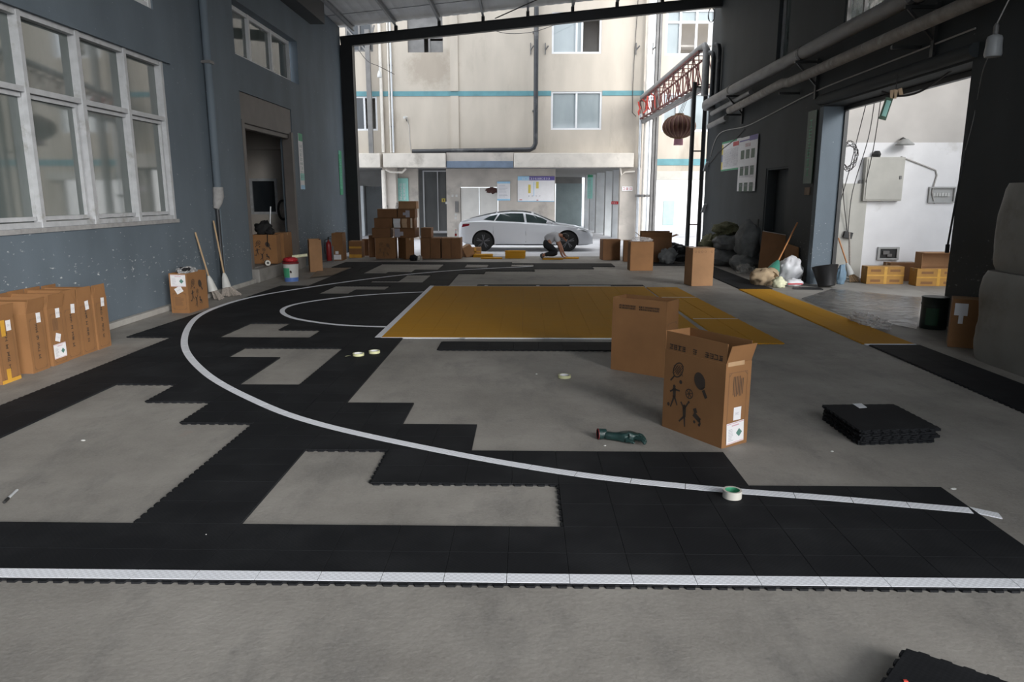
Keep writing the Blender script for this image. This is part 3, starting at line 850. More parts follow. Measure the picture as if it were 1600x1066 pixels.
mb = MB(); mb.box(-3.1, -2.78, FY - .06, FY, 3.56, 5.83); mb.box(-3.1, -2.78, FY - .06, FY, 6.02, 14)
fpart(mb, 'pilaster', M['facade'])
for xa, xb in ((-9.5, -5.98), (-5.86, -3.30), (-.52, 4.35)):
    mb = MB(); mb.box(xa, xb, 30.0, FY + .2, 2.99, 3.55); fpart(mb, 'ledge', M['ledge'], bevel=.02)
mb = MB(); mb.box(-3.28, -.54, 30.15, FY - .003, 3.24, 3.58); fpart(mb, 'ledge_patch', M['facade_low'])
mb = MB(); mb.box(-3.28, -.54, 30.08, FY - .003, 2.98, 3.24); fpart(mb, 'blue_lintel', M['blue_beam'], bevel=.01)

def fwin(name, us, vs, panes, skip=(), fw=.075, fm='white_frame', c=FY + .05):
    w = framed(name, 'y', c, us, vs, fw, .06, M[fm], panes, -1, kind=None, skip=skip)
    w.parent = fb
    w.matrix_parent_inverse = Matrix.Identity(4)
    w.location = (0, -FY, 0)
    return w
fwin('window', [.99, 2.02, 3.05], [4.5, 6.0], M['sky_glass'])
fwin('window', [.99, 1.98, 2.2, 2.97], [7.44, 9.0], M['sky_glass'], skip=((2, 0),))
fwin('window', [-7.22, -6.65, -6.12], [4.48, 5.84], M['dark_glass'], skip=((1, 0),))
fwin('window', [-7.3, -6.75, -6.2], [7.55, 8.9], M['dark_glass'], fm='grey_steel')
mb = MB(); mb.box(-4.80, -4.15, FY + .1, FY + .14, 7.51, 8.9); mb.box(-4.15, -3.38, FY + .1, FY + .14, 8.05, 8.9); mb.box(-3.98, -3.9, FY + .1, FY + .13, 7.51, 8.05); mb.box(-3.9, -3.38, FY + .14, FY + .16, 7.51, 7.97)
fpart(mb, 'boarded_window', M['grey_steel'])
for x0, x1, z0, z1 in ((.9, 3.1, 4.4, 6.1), (.9, 3.0, 7.4, 9.1), (-4.9, -3.3, 7.45, 9), (-7.3, -6, 4.4, 5.9), (-7.4, -6.1, 7.5, 9)):
    mb = MB(); mb.box(x0, x1, FY + 1.6, FY + 1.7, z0, z1); mb.box(x0, x0 + .05, FY + .3, FY + 1.6, z0, z1); mb.box(x1 - .05, x1, FY + .3, FY + 1.6, z0, z1)
    mb.box(x0, x1, FY + .3, FY + 1.6, z1, z1 + .05); mb.box(x0, x1, FY + .3, FY + 1.6, z0 - .05, z0)
    fpart(mb, 'inner_room', M['upper_wall'])
# ground floor: columns, back wall, slab
mb = MB(); mb.box(-16, 4.72, FY + .3, 46.5, 2.98, 3.15); fpart(mb, 'floor_slab', M['dark_grey'])
mb = MB(); mb.box(-6.0, -5.45, FY + .02, FY + .5, 0, 3.0); fpart(mb, 'column', M['facade_low'])
mb = MB(); mb.box(-5.44, -4.62, FY + .6, FY + .85, 0, 3.0); fpart(mb, 'column', M['facade_low'])
mb = MB(); panel(mb, 'y', 34.0, 34.3, -16, -3.35, 0, 3.0, [(-7.55, -6.75, 0, 2.27)]); fpart(mb, 'back_wall', M['dark_grey'])
mb = MB(); mb.box(-7.7, -7.55, 33.7, 34.0, 0, 2.3); fpart(mb, 'door_leaf', M['pillar_pale'])
mb = MB(); mb.box(-8.0, -6.4, 35.9, 36.0, 0, 2.8); fpart(mb, 'rear_wall', M['pillar_pale'])
mb = MB(); panel(mb, 'y', 32.6, 32.66, -4.62, -3.42, 0.2, 2.95, [(-4.56, -3.98, .3, 2.9), (-3.94, -3.48, .3, 2.9)]); fpart(mb, 'glazed_screen_frame', M['white_frame'])
mb = MB(); mb.box(-4.56, -3.48, 32.64, 32.65, .3, 2.9); fpart(mb, 'screen_glass', M['screen_glass'])
mb = MB(); panel(mb, 'y', 31.5, 31.8, -3.45, 1.24, 0, 3.0, [(-2.86, -1.22, 0, 2.22)]); mb.box(1.0, 1.24, 31.8, 45, 0, 3.0); mb.box(-3.45, -3.3, 31.8, 36, 0, 3)
shaft = fpart(mb, 'lift_shaft_wall', M['facade_low'])
for x0, y0, w in ((3.36, 42.0, .38), (3.42, 39.4, .40), (3.52, 36.9, .45), (3.72, 34.5, .42), (3.86, 32.6, .44)):
    mb = MB(); mb.box(x0, x0 + w, y0, y0 + .5, 0, 3.0); fpart(mb, 'pillar', M['pillar_pale'])
mb = MB(); mb.box(3.88, 4.55, FY - .05, FY + .4, 0, 3.0); fpart(mb, 'pillar', M['facade_low'])
mb = MB(); mb.box(4.72, 5.0, 31.2, 31.6, 0, 14); fpart(mb, 'pillar', M['facade_low'])
mb = MB()
for k in range(24):
    x = 1.85 + k * .065; mb.box(x, x + .05, 45.0, 45.03, 0, 2.6)
mb.box(1.8, 3.42, 45.03, 45.06, 0, 2.6); fpart(mb, 'folding_shutter', M['grey_shutter'])
mb = MB(); mb.box(1.24, 3.4, 45.0, 45.4, 2.6, 3.0); fpart(mb, 'shutter_head', M['dark_grey'])

lift = empty('goods_lift', (-2.04, 31.5, 0), label='pale stained lift doors with a brown patch at the top right, behind the car', cat='lift door')
for x0, x1 in ((-.80, -.005), (.005, .80)):
    mb = MB(); mb.box(x0, x1, .06, .10, 0.01, 2.2); mb.build('door_panel', M['lift_door'], lift, bevel=.01)
mb = MB(); lump(mb, (.55, .02, 2.08), (.24, .02, .12), 3, .5, 3, flat=False); mb.build('stain_patch', M['stain'], lift)
mb = MB(); mb.box(-1.04, -.90, -.06, -.003, 1.15, 1.62); mb.box(-1.02, -.94, -.08, -.06, 1.4, 1.55); mb.build('call_panel', M['grey_steel'], lift)
for q in ((-1.15, 1.85), (-.98, 1.85), (-1.02, 1.05), (-1.42, 1.55), (-1.03, .9)):
    mb = MB(); mb.box(q[0] - .045, q[0] + .045, -.012, -.003, q[1] - .05, q[1] + .05); mb.build('sticker', M['white_plastic'], lift)

def glyph(mb, x, y, s, rnd, w=None):
    """an illegible block character: a few strokes in a cell"""
    w = w or s * .11
    k = rnd.randint(2, 3)
    for i in range(k):
        yy = y + s * (.12 + .76 * i / max(1, k - 1)); a = rnd.uniform(0, .15); b = rnd.uniform(.8, 1)
        mb.add([(x + a * s, yy - w / 2, 0), (x + b * s, yy - w / 2, 0), (x + b * s, yy + w / 2, 0), (x + a * s, yy + w / 2, 0)], [(0, 1, 2, 3)])
    for i in range(rnd.randint(1, 3)):
        xx = x + s * rnd.uniform(.15, .85); a = rnd.uniform(0, .3); b = rnd.uniform(.7, 1)
        mb.add([(xx - w / 2, y + a * s, 0), (xx + w / 2, y + a * s, 0), (xx + w / 2, y + b * s, 0), (xx - w / 2, y + b * s, 0)], [(0, 1, 2, 3)])
def rect(mb, x0, x1, y0, y1, z=0):
    mb.add([(x0, y0, z), (x1, y0, z), (x1, y1, z), (x0, y1, z)], [(0, 1, 2, 3)])
FACE_Y = Matrix.Rotation(math.pi / 2, 4, 'X')                 # drawing plane -> a wall seen from -Y
FACE_PX = Matrix(((0, 0, 1, 0), (1, 0, 0, 0), (0, 1, 0, 0), (0, 0, 0, 1)))   # -> a wall seen from +X (left wall)
FACE_NX = Matrix(((0, 0, -1, 0), (-1, 0, 0, 0), (0, 1, 0, 0), (0, 0, 0, 1)))  # -> a wall seen from -X (right wall)

def sign(name, loc, face, w, h, base, layers, label, cat, group=None, t=.012):
    """a flat board centred at loc; layers = [(part name, material, draw function)]"""
    o = empty(name, loc, 0, label, cat, group)
    mb = MB(); mb.box(-w / 2, w / 2, -h / 2, h / 2, 0, t, face); mb.build('board', M[base], o)
    for k, (n, m, fn) in enumerate(layers):
        mb = MB(); fn(mb)
        T = face @ Matrix.Translation((0, 0, t + .0015 * (k + 1)))
        for i, v in enumerate(mb.v): mb.v[i] = T @ Vector(v)
        mb.build(n, M[m], o)
    return o
def rows(x0, x1, y0, y1, n, s, seed, gap=1.1, skip=.0):
    def fn(mb):
        r = random.Random(seed)
        for k in range(n):
            y = y1 - (k + 1) * (y1 - y0) / n; x = x0
            while x + s < x1:
                if r.random() > skip: glyph(mb, x, y, s, r)
                x += s * gap
    return fn
def rects(*rs):
    return lambda mb: [rect(mb, *r) for r in rs]
def lines(x0, x1, y0, y1, n, t, seed=1):
    def fn(mb):
        r = random.Random(seed)
        for k in range(n):
            y = y1 - (k + .5) * (y1 - y0) / n
            rect(mb, x0, x0 + (x1 - x0) * r.uniform(.6, 1), y - t / 2, y + t / 2)
    return fn
def sgn_at(px, py, y): return tuple(yp(px, py, y))

sign('notice_board', (.415, 31.48, 2.14), FACE_Y, 1.58, 1.06, 'paper',
     [('blue_header', 'sky_blue', rects((-.79, -.3, .36, .53))), ('indigo_header', 'purple', rects((-.3, .79, .36, .53))), ('header_text', 'paper', rows(-.62, .62, .39, .50, 1, .085, 5)),
      ('yellow_spot', 'yellow', rects((-.34, -.23, -.18, .18), (.0, .11, .02, .30))), ('blue_curve', 'sky_blue', rects((-.11, -.085, -.3, .3))), ('small_print', 'grey_ink', rows(-.34, .2, -.34, -.24, 1, .07, 9, 2.2)),
      ('red_mark', 'red', rects((-.71, -.6, -.47, -.44), (.02, .1, -.49, -.46))), ('frame_line', 'sky_blue', rects((-.79, .79, -.53, -.505)))],
     'wide white notice board with a blue and indigo header above the white car', 'notice board')
sign('notice_board', (-.98, 31.48, 2.05), FACE_Y, .56, .80, 'paper',
     [('blue_header', 'sky_blue', rects((-.28, .28, .32, .40), (-.28, .28, -.40, -.33))), ('small_print', 'grey_ink', lines(-.2, .2, -.28, .26, 9, .012))],
     'small upright white notice with a pale blue header, right of the lift doors', 'notice board')
sign('banner', sgn_at(629, 297, 31.05), FACE_Y, .50, .98, 'mint',
     [('white_text', 'paper', rows(-.14, .16, -.42, .30, 5, .13, 12, 1.2))], 'mint green banner with white characters on the column behind the carton stack', 'banner')
sign('warning_sign', sgn_at(693, 313, 32.5), FACE_Y, .16, .16, 'yellow', [('symbol', 'ink', rects((-.02, .02, -.05, .05)))], 'small yellow warning sign beside the glazed screen', 'sign')
sign('wall_notice', sgn_at(980, 295, 30.43), FACE_Y, .44, .18, 'paper', [('red_text', 'red', rows(-.19, .2, -.06, .06, 1, .11, 3, 1.25))], 'white notice with red characters on the front pillar', 'sign')
sign('wall_notice', sgn_at(961, 317, 32.57), FACE_Y, .33, .13, 'red', [('white_text', 'paper', rows(-.13, .14, -.035, .035, 1, .06, 4, 1.2))], 'small red plate on the second pillar of the passage', 'sign')
sign('banner', sgn_at(922, 292, 39.35), FACE_Y, .28, 1.25, 'mint', [('green_header', 'green', rects((-.14, .14, .5, .62))), ('text', 'grey_ink', rows(-.1, .1, -.5, .42, 8, .07, 8))],
     'narrow pale banner with a green header deep in the passage', 'banner')

# gate block to the right and the bright yard behind it
gb = empty('gate_building', (0, 31, 0), label='cream building wing with large windows over an open gateway at the right', cat='building')
def gpart(mb, name, m, **k):
    for i, v in enumerate(mb.v): mb.v[i] = v - Vector((0, 31, 0))
    return mb.build(name, m, gb, **k)
mb = MB(); panel(mb, 'y', 31, 31.3, 5.42, 16, 2.55, 14, [(5.6, 7.6, 4.46, 6.0), (5.6, 7.6, 7.45, 9.2)])
gpart(mb, 'facade_wall', M['facade'])
mb = MB(); mb.box(5.42, 16, 30.98, 31, 3.1, 3.36); gpart(mb, 'teal_band', M['stripe'])
mb = MB(); mb.box(5.42, 8.4, 30.8, 30.995, 2.5, 2.86); gpart(mb, 'gate_shutter_box', M['cream_metal'], bevel=.02)
mb = MB(); mb.box(7.9, 16, 31, 31.3, 0, 2.55); gpart(mb, 'gate_pier', M['facade'])
for vs in ([4.46, 6.0], [7.45, 8.72, 9.2]):
    w = framed('window', 'y', 31.05, [5.6, 6.2, 6.85, 7.6], vs, .085, .06, M['white_frame'], M['sky_glass'], -1, kind=None, skip=((1, 0), (2, 0)) if vs[0] > 7 else ())
    w.parent = gb; w.matrix_parent_inverse = Matrix.Identity(4); w.location = (0, -31, 0)
mb = MB(); mb.box(5.5, 7.7, 32.6, 32.7, 7.3, 9.4); mb.box(6.3, 7.7, 31.9, 32.6, 7.95, 8.02); gpart(mb, 'inner_room', M['upper_wall'])
fw_ = empty('glare_white_outbuilding', (0, 47, 0), label='bright white outbuilding with a pale teal door seen through the gateway', cat='building')
mb = MB(); mb.box(5, 24, 0, .3, 0, 7); mb.build('wall', M['far_white'], fw_)
mb = MB(); mb.box(8.8, 9.5, -.06, -.003, .02, 1.55); mb.build('door_panel', M['far_teal'], fw_)

# ---- pipes and ducts on the facade (each its own)
def pipe(name, pts, r, m, label, cat='pipe', group=None, n=10, brackets=()):
    mb = MB(); mb.tube(pts, r, n)
    if brackets:
        o = empty(name, tuple(pts[0]), 0, label, cat, group)
        inv = -Vector(pts[0])
        for i, v in enumerate(mb.v): mb.v[i] = v + inv
        mb.build('pipe_run', m, o, smooth=50)
        for b in brackets:
            k = MB(); k.box(*b)
            for i, v in enumerate(k.v): k.v[i] = v + inv
            k.build('bracket', M['grey_steel'], o)
        return o
    return tag(mb.build(name, m, smooth=50), label, cat, group)
def yy(px, py, y): return tuple(yp(px, py, y))
a = yp(838, 36, 30.25); b = yp(836, 234, 30.25); c = yp(644, 237, 30.25)
pipe('black_duct', [(a.x, 30.25, 14), (a.x, 30.25, b.z + .25), (b.x - .05, 30.25, b.z + .08), (b.x - .2, 30.25, b.z), (c.x, 30.25, c.z)], .095, M['black_pipe'], 'thick black duct running down the facade and along above the blue lintel', 'duct', n=14,
     brackets=[(b.x - .12, b.x + .12, 30.34, FY - .003, 8.2, 8.26), (c.x + 1.0, c.x + 1.06, 30.34, FY - .003, c.z - .12, c.z + .12), (b.x - .12, b.x + .12, 30.34, FY - .003, 5.2, 5.26)])
for px, r, m, lb, y, z0 in ((601, .065, 'white_pipe', 'thick cream drain pipe left of two thin ones on the facade', 30.38, 3.6), (613, .035, 'white_pipe', 'thin cream pipe, middle of the three left facade pipes', 30.42, 3.6), (617, .04, 'silver_pipe', 'thin silver pipe right of the cream drain pipes', 30.4, 3.6),
                           (997, .055, 'silver_pipe', 'pale silver pipe at the right corner of the building', 30.3, 0), (1005, .07, 'white_pipe', 'cream drain pipe between two silver pipes at the building corner', 30.35, 0), (1012, .055, 'silver_pipe', 'silver pipe beside the grey steel post at the gateway', 30.3, 0)):
    x = yp(px, 300, y).x
    z1 = 14 if px not in (997, 1012) else yp(px, 178, y).z
    pipe('drain_pipe' if 'cream' in lb else 'steel_pipe', [(x, y, z0), (x, y, z1)], r, M[m], lb, brackets=[(x - .05, x + .05, y, FY - .003 if px < 700 else y + .12, zz, zz + .05) for zz in (4.6, 7.0)] if px < 900 else [(x - .1, x + .1, y - .07, y + .1, 1.8, 1.9)])
x = yp(600, 300, 30.38).x
pipe('drain_pipe', [(x, 30.4, 2.9), (x, 30.4, .02)], .09, M['white_pipe'], 'cream drain pipe below the ledge, left of the mint banner', n=12, brackets=[(x - .12, x + .12, 30.4, 30.5, 1.4, 1.46)])
x = yp(598, 268, 30.3).x
pipe('drain_pipe', [(x + .12, 30.3, 2.92), (x + .3, 30.3, 2.82), (x + .8, 30.35, 2.8), (x + .95, 30.35, 2.95)], .045, M['white_pipe'], 'short bent cream pipe under the ledge by the mint banner')
q = yp(973, 264, 30.3)
pipe('drain_pipe', [(q.x - .1, 30.3, 2.98), (q.x - .05, 30.3, q.z - .25), (q.x + .1, 30.3, q.z - .12), (q.x + .5, 30.3, q.z - .1)], .035, M['white_pipe'], 'small bent cream pipe under the ledge at the top of the front pillar')
def steel_post(name, x, y, z, w, label, m='grey_steel'):
    o = empty(name, (x, y, 0), 0, label, 'steel post')
    mb = MB(); mb.box(-w / 2, w / 2, -w / 2, -w / 2 + .02, 0, z); mb.box(-w / 2, w / 2, w / 2 - .02, w / 2, 0, z); mb.box(-.015, .015, -w / 2, w / 2, 0, z)
    mb.build('shaft', M[m], o)
    mb = MB(); mb.box(-w * .8, w * .8, -w * .8, w * .8, 0, .025); mb.build('base_plate', M[m], o)
    return o
x = yp(1019, 330, 29.6).x
steel_post('steel_post', x, 29.6, 10.2, .22, 'tall grey steel post between the two buildings beside the gateway')
o = empty('bracket_post', (yp(579, 200, 30.2).x, 30.2, 3.56), 0, 'grey steel post with slanting braces standing on the left ledge', 'steel post')
mb = MB(); mb.box(-.09, .09, -.09, .09, 0, 4.75); mb.build('shaft', M['grey_steel'], o)
for s in (-1, .35):
    mb = MB(); mb.bar((0, -.05, 3.9), (s * .9, -.1, 4.9), .06); mb.build('brace', M['grey_steel'], o)

# bulb on a slack wire, camera on the facade
o = empty('hanging_lamp', yy(593, 116, 29.5), 0, 'white bell-shaped lamp on a slack wire between the left facade pipes', 'lamp')
mb = MB(); mb.lathe([(.012, .34), (.02, .16), (.05, .10), (.09, 0), (.095, -.12), (.02, -.13)], 16); mb.build('shade', M['white_plastic'], o, smooth=50)
p0 = yp(560, 78, 29.6); p1 = yp(593, 104, 29.5); p2 = yp(616, 116, 30.38)
oi = Vector(o.location)
mb = MB(); mb.tube([p - oi for p in catmull([p0, yp(575, 96, 29.5), p1, p2], 5)], .012, 6); mb.build('wire', M['cable'], o)
mb = MB(); mb.bar(yp(593, 104, 29.5) - oi, Vector((0, 0, .3)), .012); mb.build('drop_wire', M['cable'], o)
o = empty('security_camera', yy(634, 185, 30.3), 0, 'small white security camera with a cable on the cream facade', 'camera')
mb = MB(); mb.tube([(-.05, -.12, .02), (.02, .1, .05)], .05, 12); mb.build('camera_body', M['white_plastic'], o, smooth=50)
mb = MB(); mb.tube([(0, .08, 0), (.0, .19, -.08)], .02, 8); mb.build('bracket', M['grey_steel'], o)
mb = MB(); mb.tube([(.03, .18, .0), (.09, .19, -.3), (.14, .19, -1.35)], .015, 6); mb.build('cable', M['pale_cable'], o)
# iron hooks and a cable on the facade
for px, lb in ((829, 'left'), (852, 'second'), (994, 'third'), (1020, 'fourth')):
    q = yp(px, 76, 30.45)
    mb = MB(); mb.bar((q.x, 30.46, q.z + .22), (q.x, 30.46, q.z - .22), .04); mb.bar((q.x, 30.46, q.z - .05), (q.x + .12, 30.3, q.z + .08), .04)
    t = {'left': 'iron hook on the facade just left of the black duct', 'second': 'iron hook on the facade just right of the black duct', 'third': 'iron hook on the facade above the truss, beside a thin cable', 'fourth': 'iron hook between the cream pipe and the grey post'}[lb]
    tag(mb.build('iron_hook', M['grey_steel']), t, 'hook')
mb = MB(); mb.tube([yp(997, 0, 30.44), yp(992, 75, 30.44), yp(989, 130, 30.44), yp(988, 176, 30.44), yp(994, 182, 30.44)], .014, 6)
tag(mb.build('cable', M['cable']), 'thin dark cable hanging down the facade to the end of the red truss', 'cable')
mb = MB(); mb.tube(catmull([yp(753, 41, 29), yp(790, 52, 29.2), yp(832, 50, 29.5), yp(870, 38, 29.8), yp(905, 28, 30.2)], 6), .012, 6)
tag(mb.build('cable', M['cable']), 'slack thin wire sagging under the roof beam across the facade', 'cable')

# ---- the red truss carrying pipes from the facade to the right wall
tr = empty('pipe_truss', (4.4, 30.3, 0), 0, 'rusty red lattice truss reaching from the facade to the right wall', 'truss')
A1, A0 = yp(1000, 158, 30.3), yp(1000, 186, 30.3); B1, B0 = yp(1092, 80, 25.15), yp(1092, 132, 25.15)
off = Vector((.50, .0, 0)); org = Vector(tr.location)
NS = 13
def tp(a, b, t): return a.lerp(b, t) - org
mb = MB()
for s in (Vector((0, 0, 0)), off):
    mb.bar(A0 + s - org, B0 + s - org, .05); mb.bar(A1 + s - org, B1 + s - org, .05)
mb.build('chords', M['truss_red'], tr)
mb = MB()
for s in (Vector((0, 0, 0)), off):
    for k in range(NS + 1):
        t = k / NS; mb.bar(tp(A0, B0, t) + s, tp(A1, B1, t) + s, .03)
        if k < NS:
            u = (k + 1) / NS
            mb.bar((tp(A0, B0, t) if k % 2 else tp(A1, B1, t)) + s, (tp(A1, B1, u) if k % 2 else tp(A0, B0, u)) + s, .028)
for k in range(NS + 1):
    t = k / NS; mb.bar(tp(A0, B0, t), tp(A0, B0, t) + off, .028); mb.bar(tp(A1, B1, t), tp(A1, B1, t) + off, .028)
    if k < NS: mb.bar(tp(A0, B0, t), tp(A0, B0, (k + 1) / NS) + off, .024)
mb.build('lattice', M['truss_red'], tr)
r = random.Random(4)
for t in (.03, .10, .2, .27):
    mb = MB(); p = tp(A0, B0, t) + Vector((-.05, -.06, .1)); pts = [p + Vector((r.uniform(-.12, .12), -.02, k * .13)) for k in range(5)]
    rings = [[q + Vector((-.03, 0, 0)), q + Vector((.03, -.02, 0)), q + Vector((.03, .0, .01)), q + Vector((-.03, .02, .01))] for q in pts]
    mb.loft(rings); mb.build('red_ribbon', M['ribbon'], tr)
up = Vector((.1, 0, .12))
p = [A1 + up, B1 + up]
pipe('lagged_pipe', [tuple(p[0]), tuple(p[0].lerp(p[1], .96)), tuple(p[1] + Vector((.06, -.12, .02))), tuple(p[1] + Vector((.10, -.22, -.12))), tuple(p[1] + Vector((.10, -.25, -1.55))), ], .12, M['pipe_wrap'], 'grey lagged pipe on top of the truss, bent down at its near end', n=14)
dn = Vector((.15, 0, -.10))
pipe('lagged_pipe', [tuple(A0 + dn), tuple(B0 + dn)], .09, M['pipe_wrap'], 'grey lagged pipe hung under the red truss', n=12)
# pair of black posts with rungs under the near end of the truss
o = empty('truss_support', (5.58, 25.15, 0), 0, 'pair of tall black posts joined by rungs, holding up the truss', 'support frame')
for i, (x, y, z) in enumerate(((0, 0, 5.55), (.38, -.02, 6.1))):
    mb = MB(); mb.tube([(x, y, 0), (x, y, z)], .075, 12); mb.build('post', M['black_steel'], o, smooth=50)
for z, m in ((3.33, 'black_steel'), (.88, 'truss_red'), (5.4, 'black_steel')):
    mb = MB(); mb.bar((0, 0, z), (.38, -.02, z), .045); mb.build('rung', M[m], o)
for x, z in ((5.80, 6.0), (6.02, 5.9)):
    pass

# red lantern hanging under the truss
LC = yp(1061, 198, 26.0)
ln = empty('lantern', tuple(LC), 0, 'faded reddish-brown ribbed lantern hanging under the truss', 'lantern')
def lan(d):
    a = math.atan2(d.y, d.x); return 1 - .035 * abs(math.sin(a * 12)) * (1 - abs(d.z) ** 3)
mb = MB(); mb.sphere((0, 0, 0), (.57, .57, .40), 96, 20, None, 0, lan); mb.build('lantern_body', M['lantern'], ln, smooth=60)
mb = MB()
for k in range(24):
    a = 2 * math.pi * k / 24
    mb.tube([(.573 * math.cos(th) * math.cos(a), .573 * math.cos(th) * math.sin(a), .403 * math.sin(th)) for th in [-1.3 + .26 * i for i in range(11)]], .008, 5)
mb.build('ribs', M['lantern_rib'], ln)
mb = MB(); mb.lathe([(.15, .36), (.15, .44), (.03, .45)], 20); mb.build('top_ring', M['lantern_rib'], ln)
mb = MB(); mb.lathe([(.14, -.43), (.16, -.37), (.14, -.36)], 20); mb.build('bottom_ring', M['lantern_rib'], ln)
mb = MB()
for k in range(26):
    a = 2 * math.pi * k / 26; mb.bar((.14 * math.cos(a), .14 * math.sin(a), -.42), (.15 * math.cos(a), .15 * math.sin(a), -.62), .022)
mb.build('tassel', M['pink_ink'], ln)
mb = MB()
for x in (-.05, .03, .12): mb.tube([(x * .6, 0, .42), (x * .5 + .33, 0, 1.32)], .008, 5)
mb.build('hanging_cord', M['cable'], ln)

# ================================================================= CARTONS
def face_m(side, L, Wd, n=.0015):
    if side == 'front': return Matrix(((1, 0, 0, 0), (0, 0, -1, -Wd / 2 - n), (0, 1, 0, 0), (0, 0, 0, 1)))
    if side == 'right': return Matrix(((0, 0, 1, L / 2 + n), (1, 0, 0, 0), (0, 1, 0, 0), (0, 0, 0, 1)))
    if side == 'left': return Matrix(((0, 0, -1, -L / 2 - n), (-1, 0, 0, 0), (0, 1, 0, 0), (0, 0, 0, 1)))
def decal(parent, name, m, T, fn):
    mb = MB(); fn(mb)
    for i, v in enumerate(mb.v): mb.v[i] = T @ Vector(v)
    return mb.build(name, m, parent)
def seg(mb, p, q, w, w2=None):
    p, q = Vector((*p, 0)), Vector((*q, 0)); t = (q - p).normalized(); s = Vector((-t.y, t.x, 0)); w2 = w2 or w
    mb.add([p + s * w / 2, p - s * w / 2, q - s * w2 / 2, q + s * w2 / 2], [(0, 1, 2, 3)])
def disc(mb, c, rx, ry=None, rot=0, n=20):
    ry = ry or rx; cr, sr = math.cos(rot), math.sin(rot)
    vs = []
    for k in range(n):
        a = 2 * math.pi * k / n; x, y = rx * math.cos(a), ry * math.sin(a)
        vs.append((c[0] + x * cr - y * sr, c[1] + x * sr + y * cr, 0))
    mb.add(vs, [tuple(range(n))])
def ring(mb, c, rx, ry, w, rot=0, n=24):
    cr, sr = math.cos(rot), math.sin(rot); vs = []
    for k in range(n):
        a = 2 * math.pi * k / n
        for q in (0, w):
            x, y = (rx - q) * math.cos(a), (ry - q) * math.sin(a)
            vs.append((c[0] + x * cr - y * sr, c[1] + x * sr + y * cr, 0))
    mb.add(vs, [(2 * k, 2 * ((k + 1) % n), 2 * ((k + 1) % n) + 1, 2 * k + 1) for k in range(n)])
def sport_icons(s=1.0, cx=0.0, cy=.31):
    """racket, bat, balls, two players and a small cart printed on the long face"""
    def fn(mb):
        def P(x, y): return (cx + x * s, cy + y * s)
        c = P(-.135, .135); ring(mb, c, .045 * s, .062 * s, .009 * s, -.6)
        for k in (-.024, -.006, .012, .028):
            seg(mb, (c[0] + (k - .03) * s, c[1] - .03 * s), (c[0] + (k + .024) * s, c[1] + .038 * s), .005 * s)
            seg(mb, (c[0] + (k + .02) * s, c[1] - .036 * s), (c[0] + (k - .02) * s, c[1] + .026 * s), .005 * s)
        seg(mb, P(-.17, .085), P(-.205, .045), .012 * s); disc(mb, P(-.105, .055), .014 * s)
        disc(mb, P(.07, .10), .048 * s, .062 * s, .45); seg(mb, P(.085, .05), P(.12, .07), .008 * s); seg(mb, P(.105, .045), P(.135, -.005), .026 * s)
        ring(mb, P(-.02, -.01), .036 * s, .036 * s, .007 * s)
        for a in (0.3, 1.35, 2.4): seg(mb, P(-.02 - .03 * math.cos(a), -.01 - .03 * math.sin(a)), P(-.02 + .03 * math.cos(a), -.01 + .03 * math.sin(a)), .006 * s)
        def man(x, y, arms, legs):
            disc(mb, P(x, y + .055), .013 * s); seg(mb, P(x, y + .045), P(x + .004, y - .02), .034 * s, .026 * s)
            for a in arms: seg(mb, P(x, y + .035), P(x + a[0], y + a[1]), .012 * s)
            for a in legs: seg(mb, P(x + .004, y - .015), P(x + a[0], y + a[1]), .017 * s, .011 * s)
        man(-.165, -.045, ((.055, .035), (-.04, .01)), ((-.03, -.1), (.035, -.075))); disc(mb, P(-.215, -.13), .013 * s)
        man(-.06, -.165, ((.035, .09), (-.035, .08)), ((-.045, -.065), (.012, -.09))); disc(mb, P(-.02, -.07), .009 * s)
        seg(mb, P(.03, -.14), P(.09, -.175), .036 * s); seg(mb, P(.035, -.10), P(.05, -.13), .03 * s); disc(mb, P(.04, -.195), .011 * s); disc(mb, P(.085, -.205), .011 * s); seg(mb, P(.085, -.165), P(.095, -.2), .012 * s)
    return fn
def top_text(seed, w, y, s=.03, n=(4, 1, 4)):
    def fn(mb):
        r = random.Random(seed); xs = (-w * .42, -.015, w * .17)
        for x0, k in zip(xs, n):
            for i in range(k): glyph(mb, x0 + i * s * 1.05, y, s, r, s * .16)
    return fn
def side_text(seed, x, y0, n=6, s=.036):
    def fn(mb):
        r = random.Random(seed); y = y0
        for i in range(n):
            glyph(mb, x, y, s, r, s * .15); y -= s * (1.7 if i in (1, 2, 4) else 1.15)
    return fn
def frame_line(w, h, cy):
    def fn(mb):
        t = .0035
        rect(mb, -w / 2, w / 2, cy - h / 2, cy - h / 2 + t); rect(mb, -w / 2, w / 2, cy + h / 2 - t, cy + h / 2)
        rect(mb, -w / 2, -w / 2 + t, cy - h / 2, cy + h / 2); rect(mb, w / 2 - t, w / 2, cy - h / 2, cy + h / 2)
        for sx in (-1, 1):
            for sy in (-1, 1): seg(mb, (sx * w / 2, cy + sy * (h / 2 - .03)), (sx * (w / 2 - .03), cy + sy * h / 2), .006)
    return fn

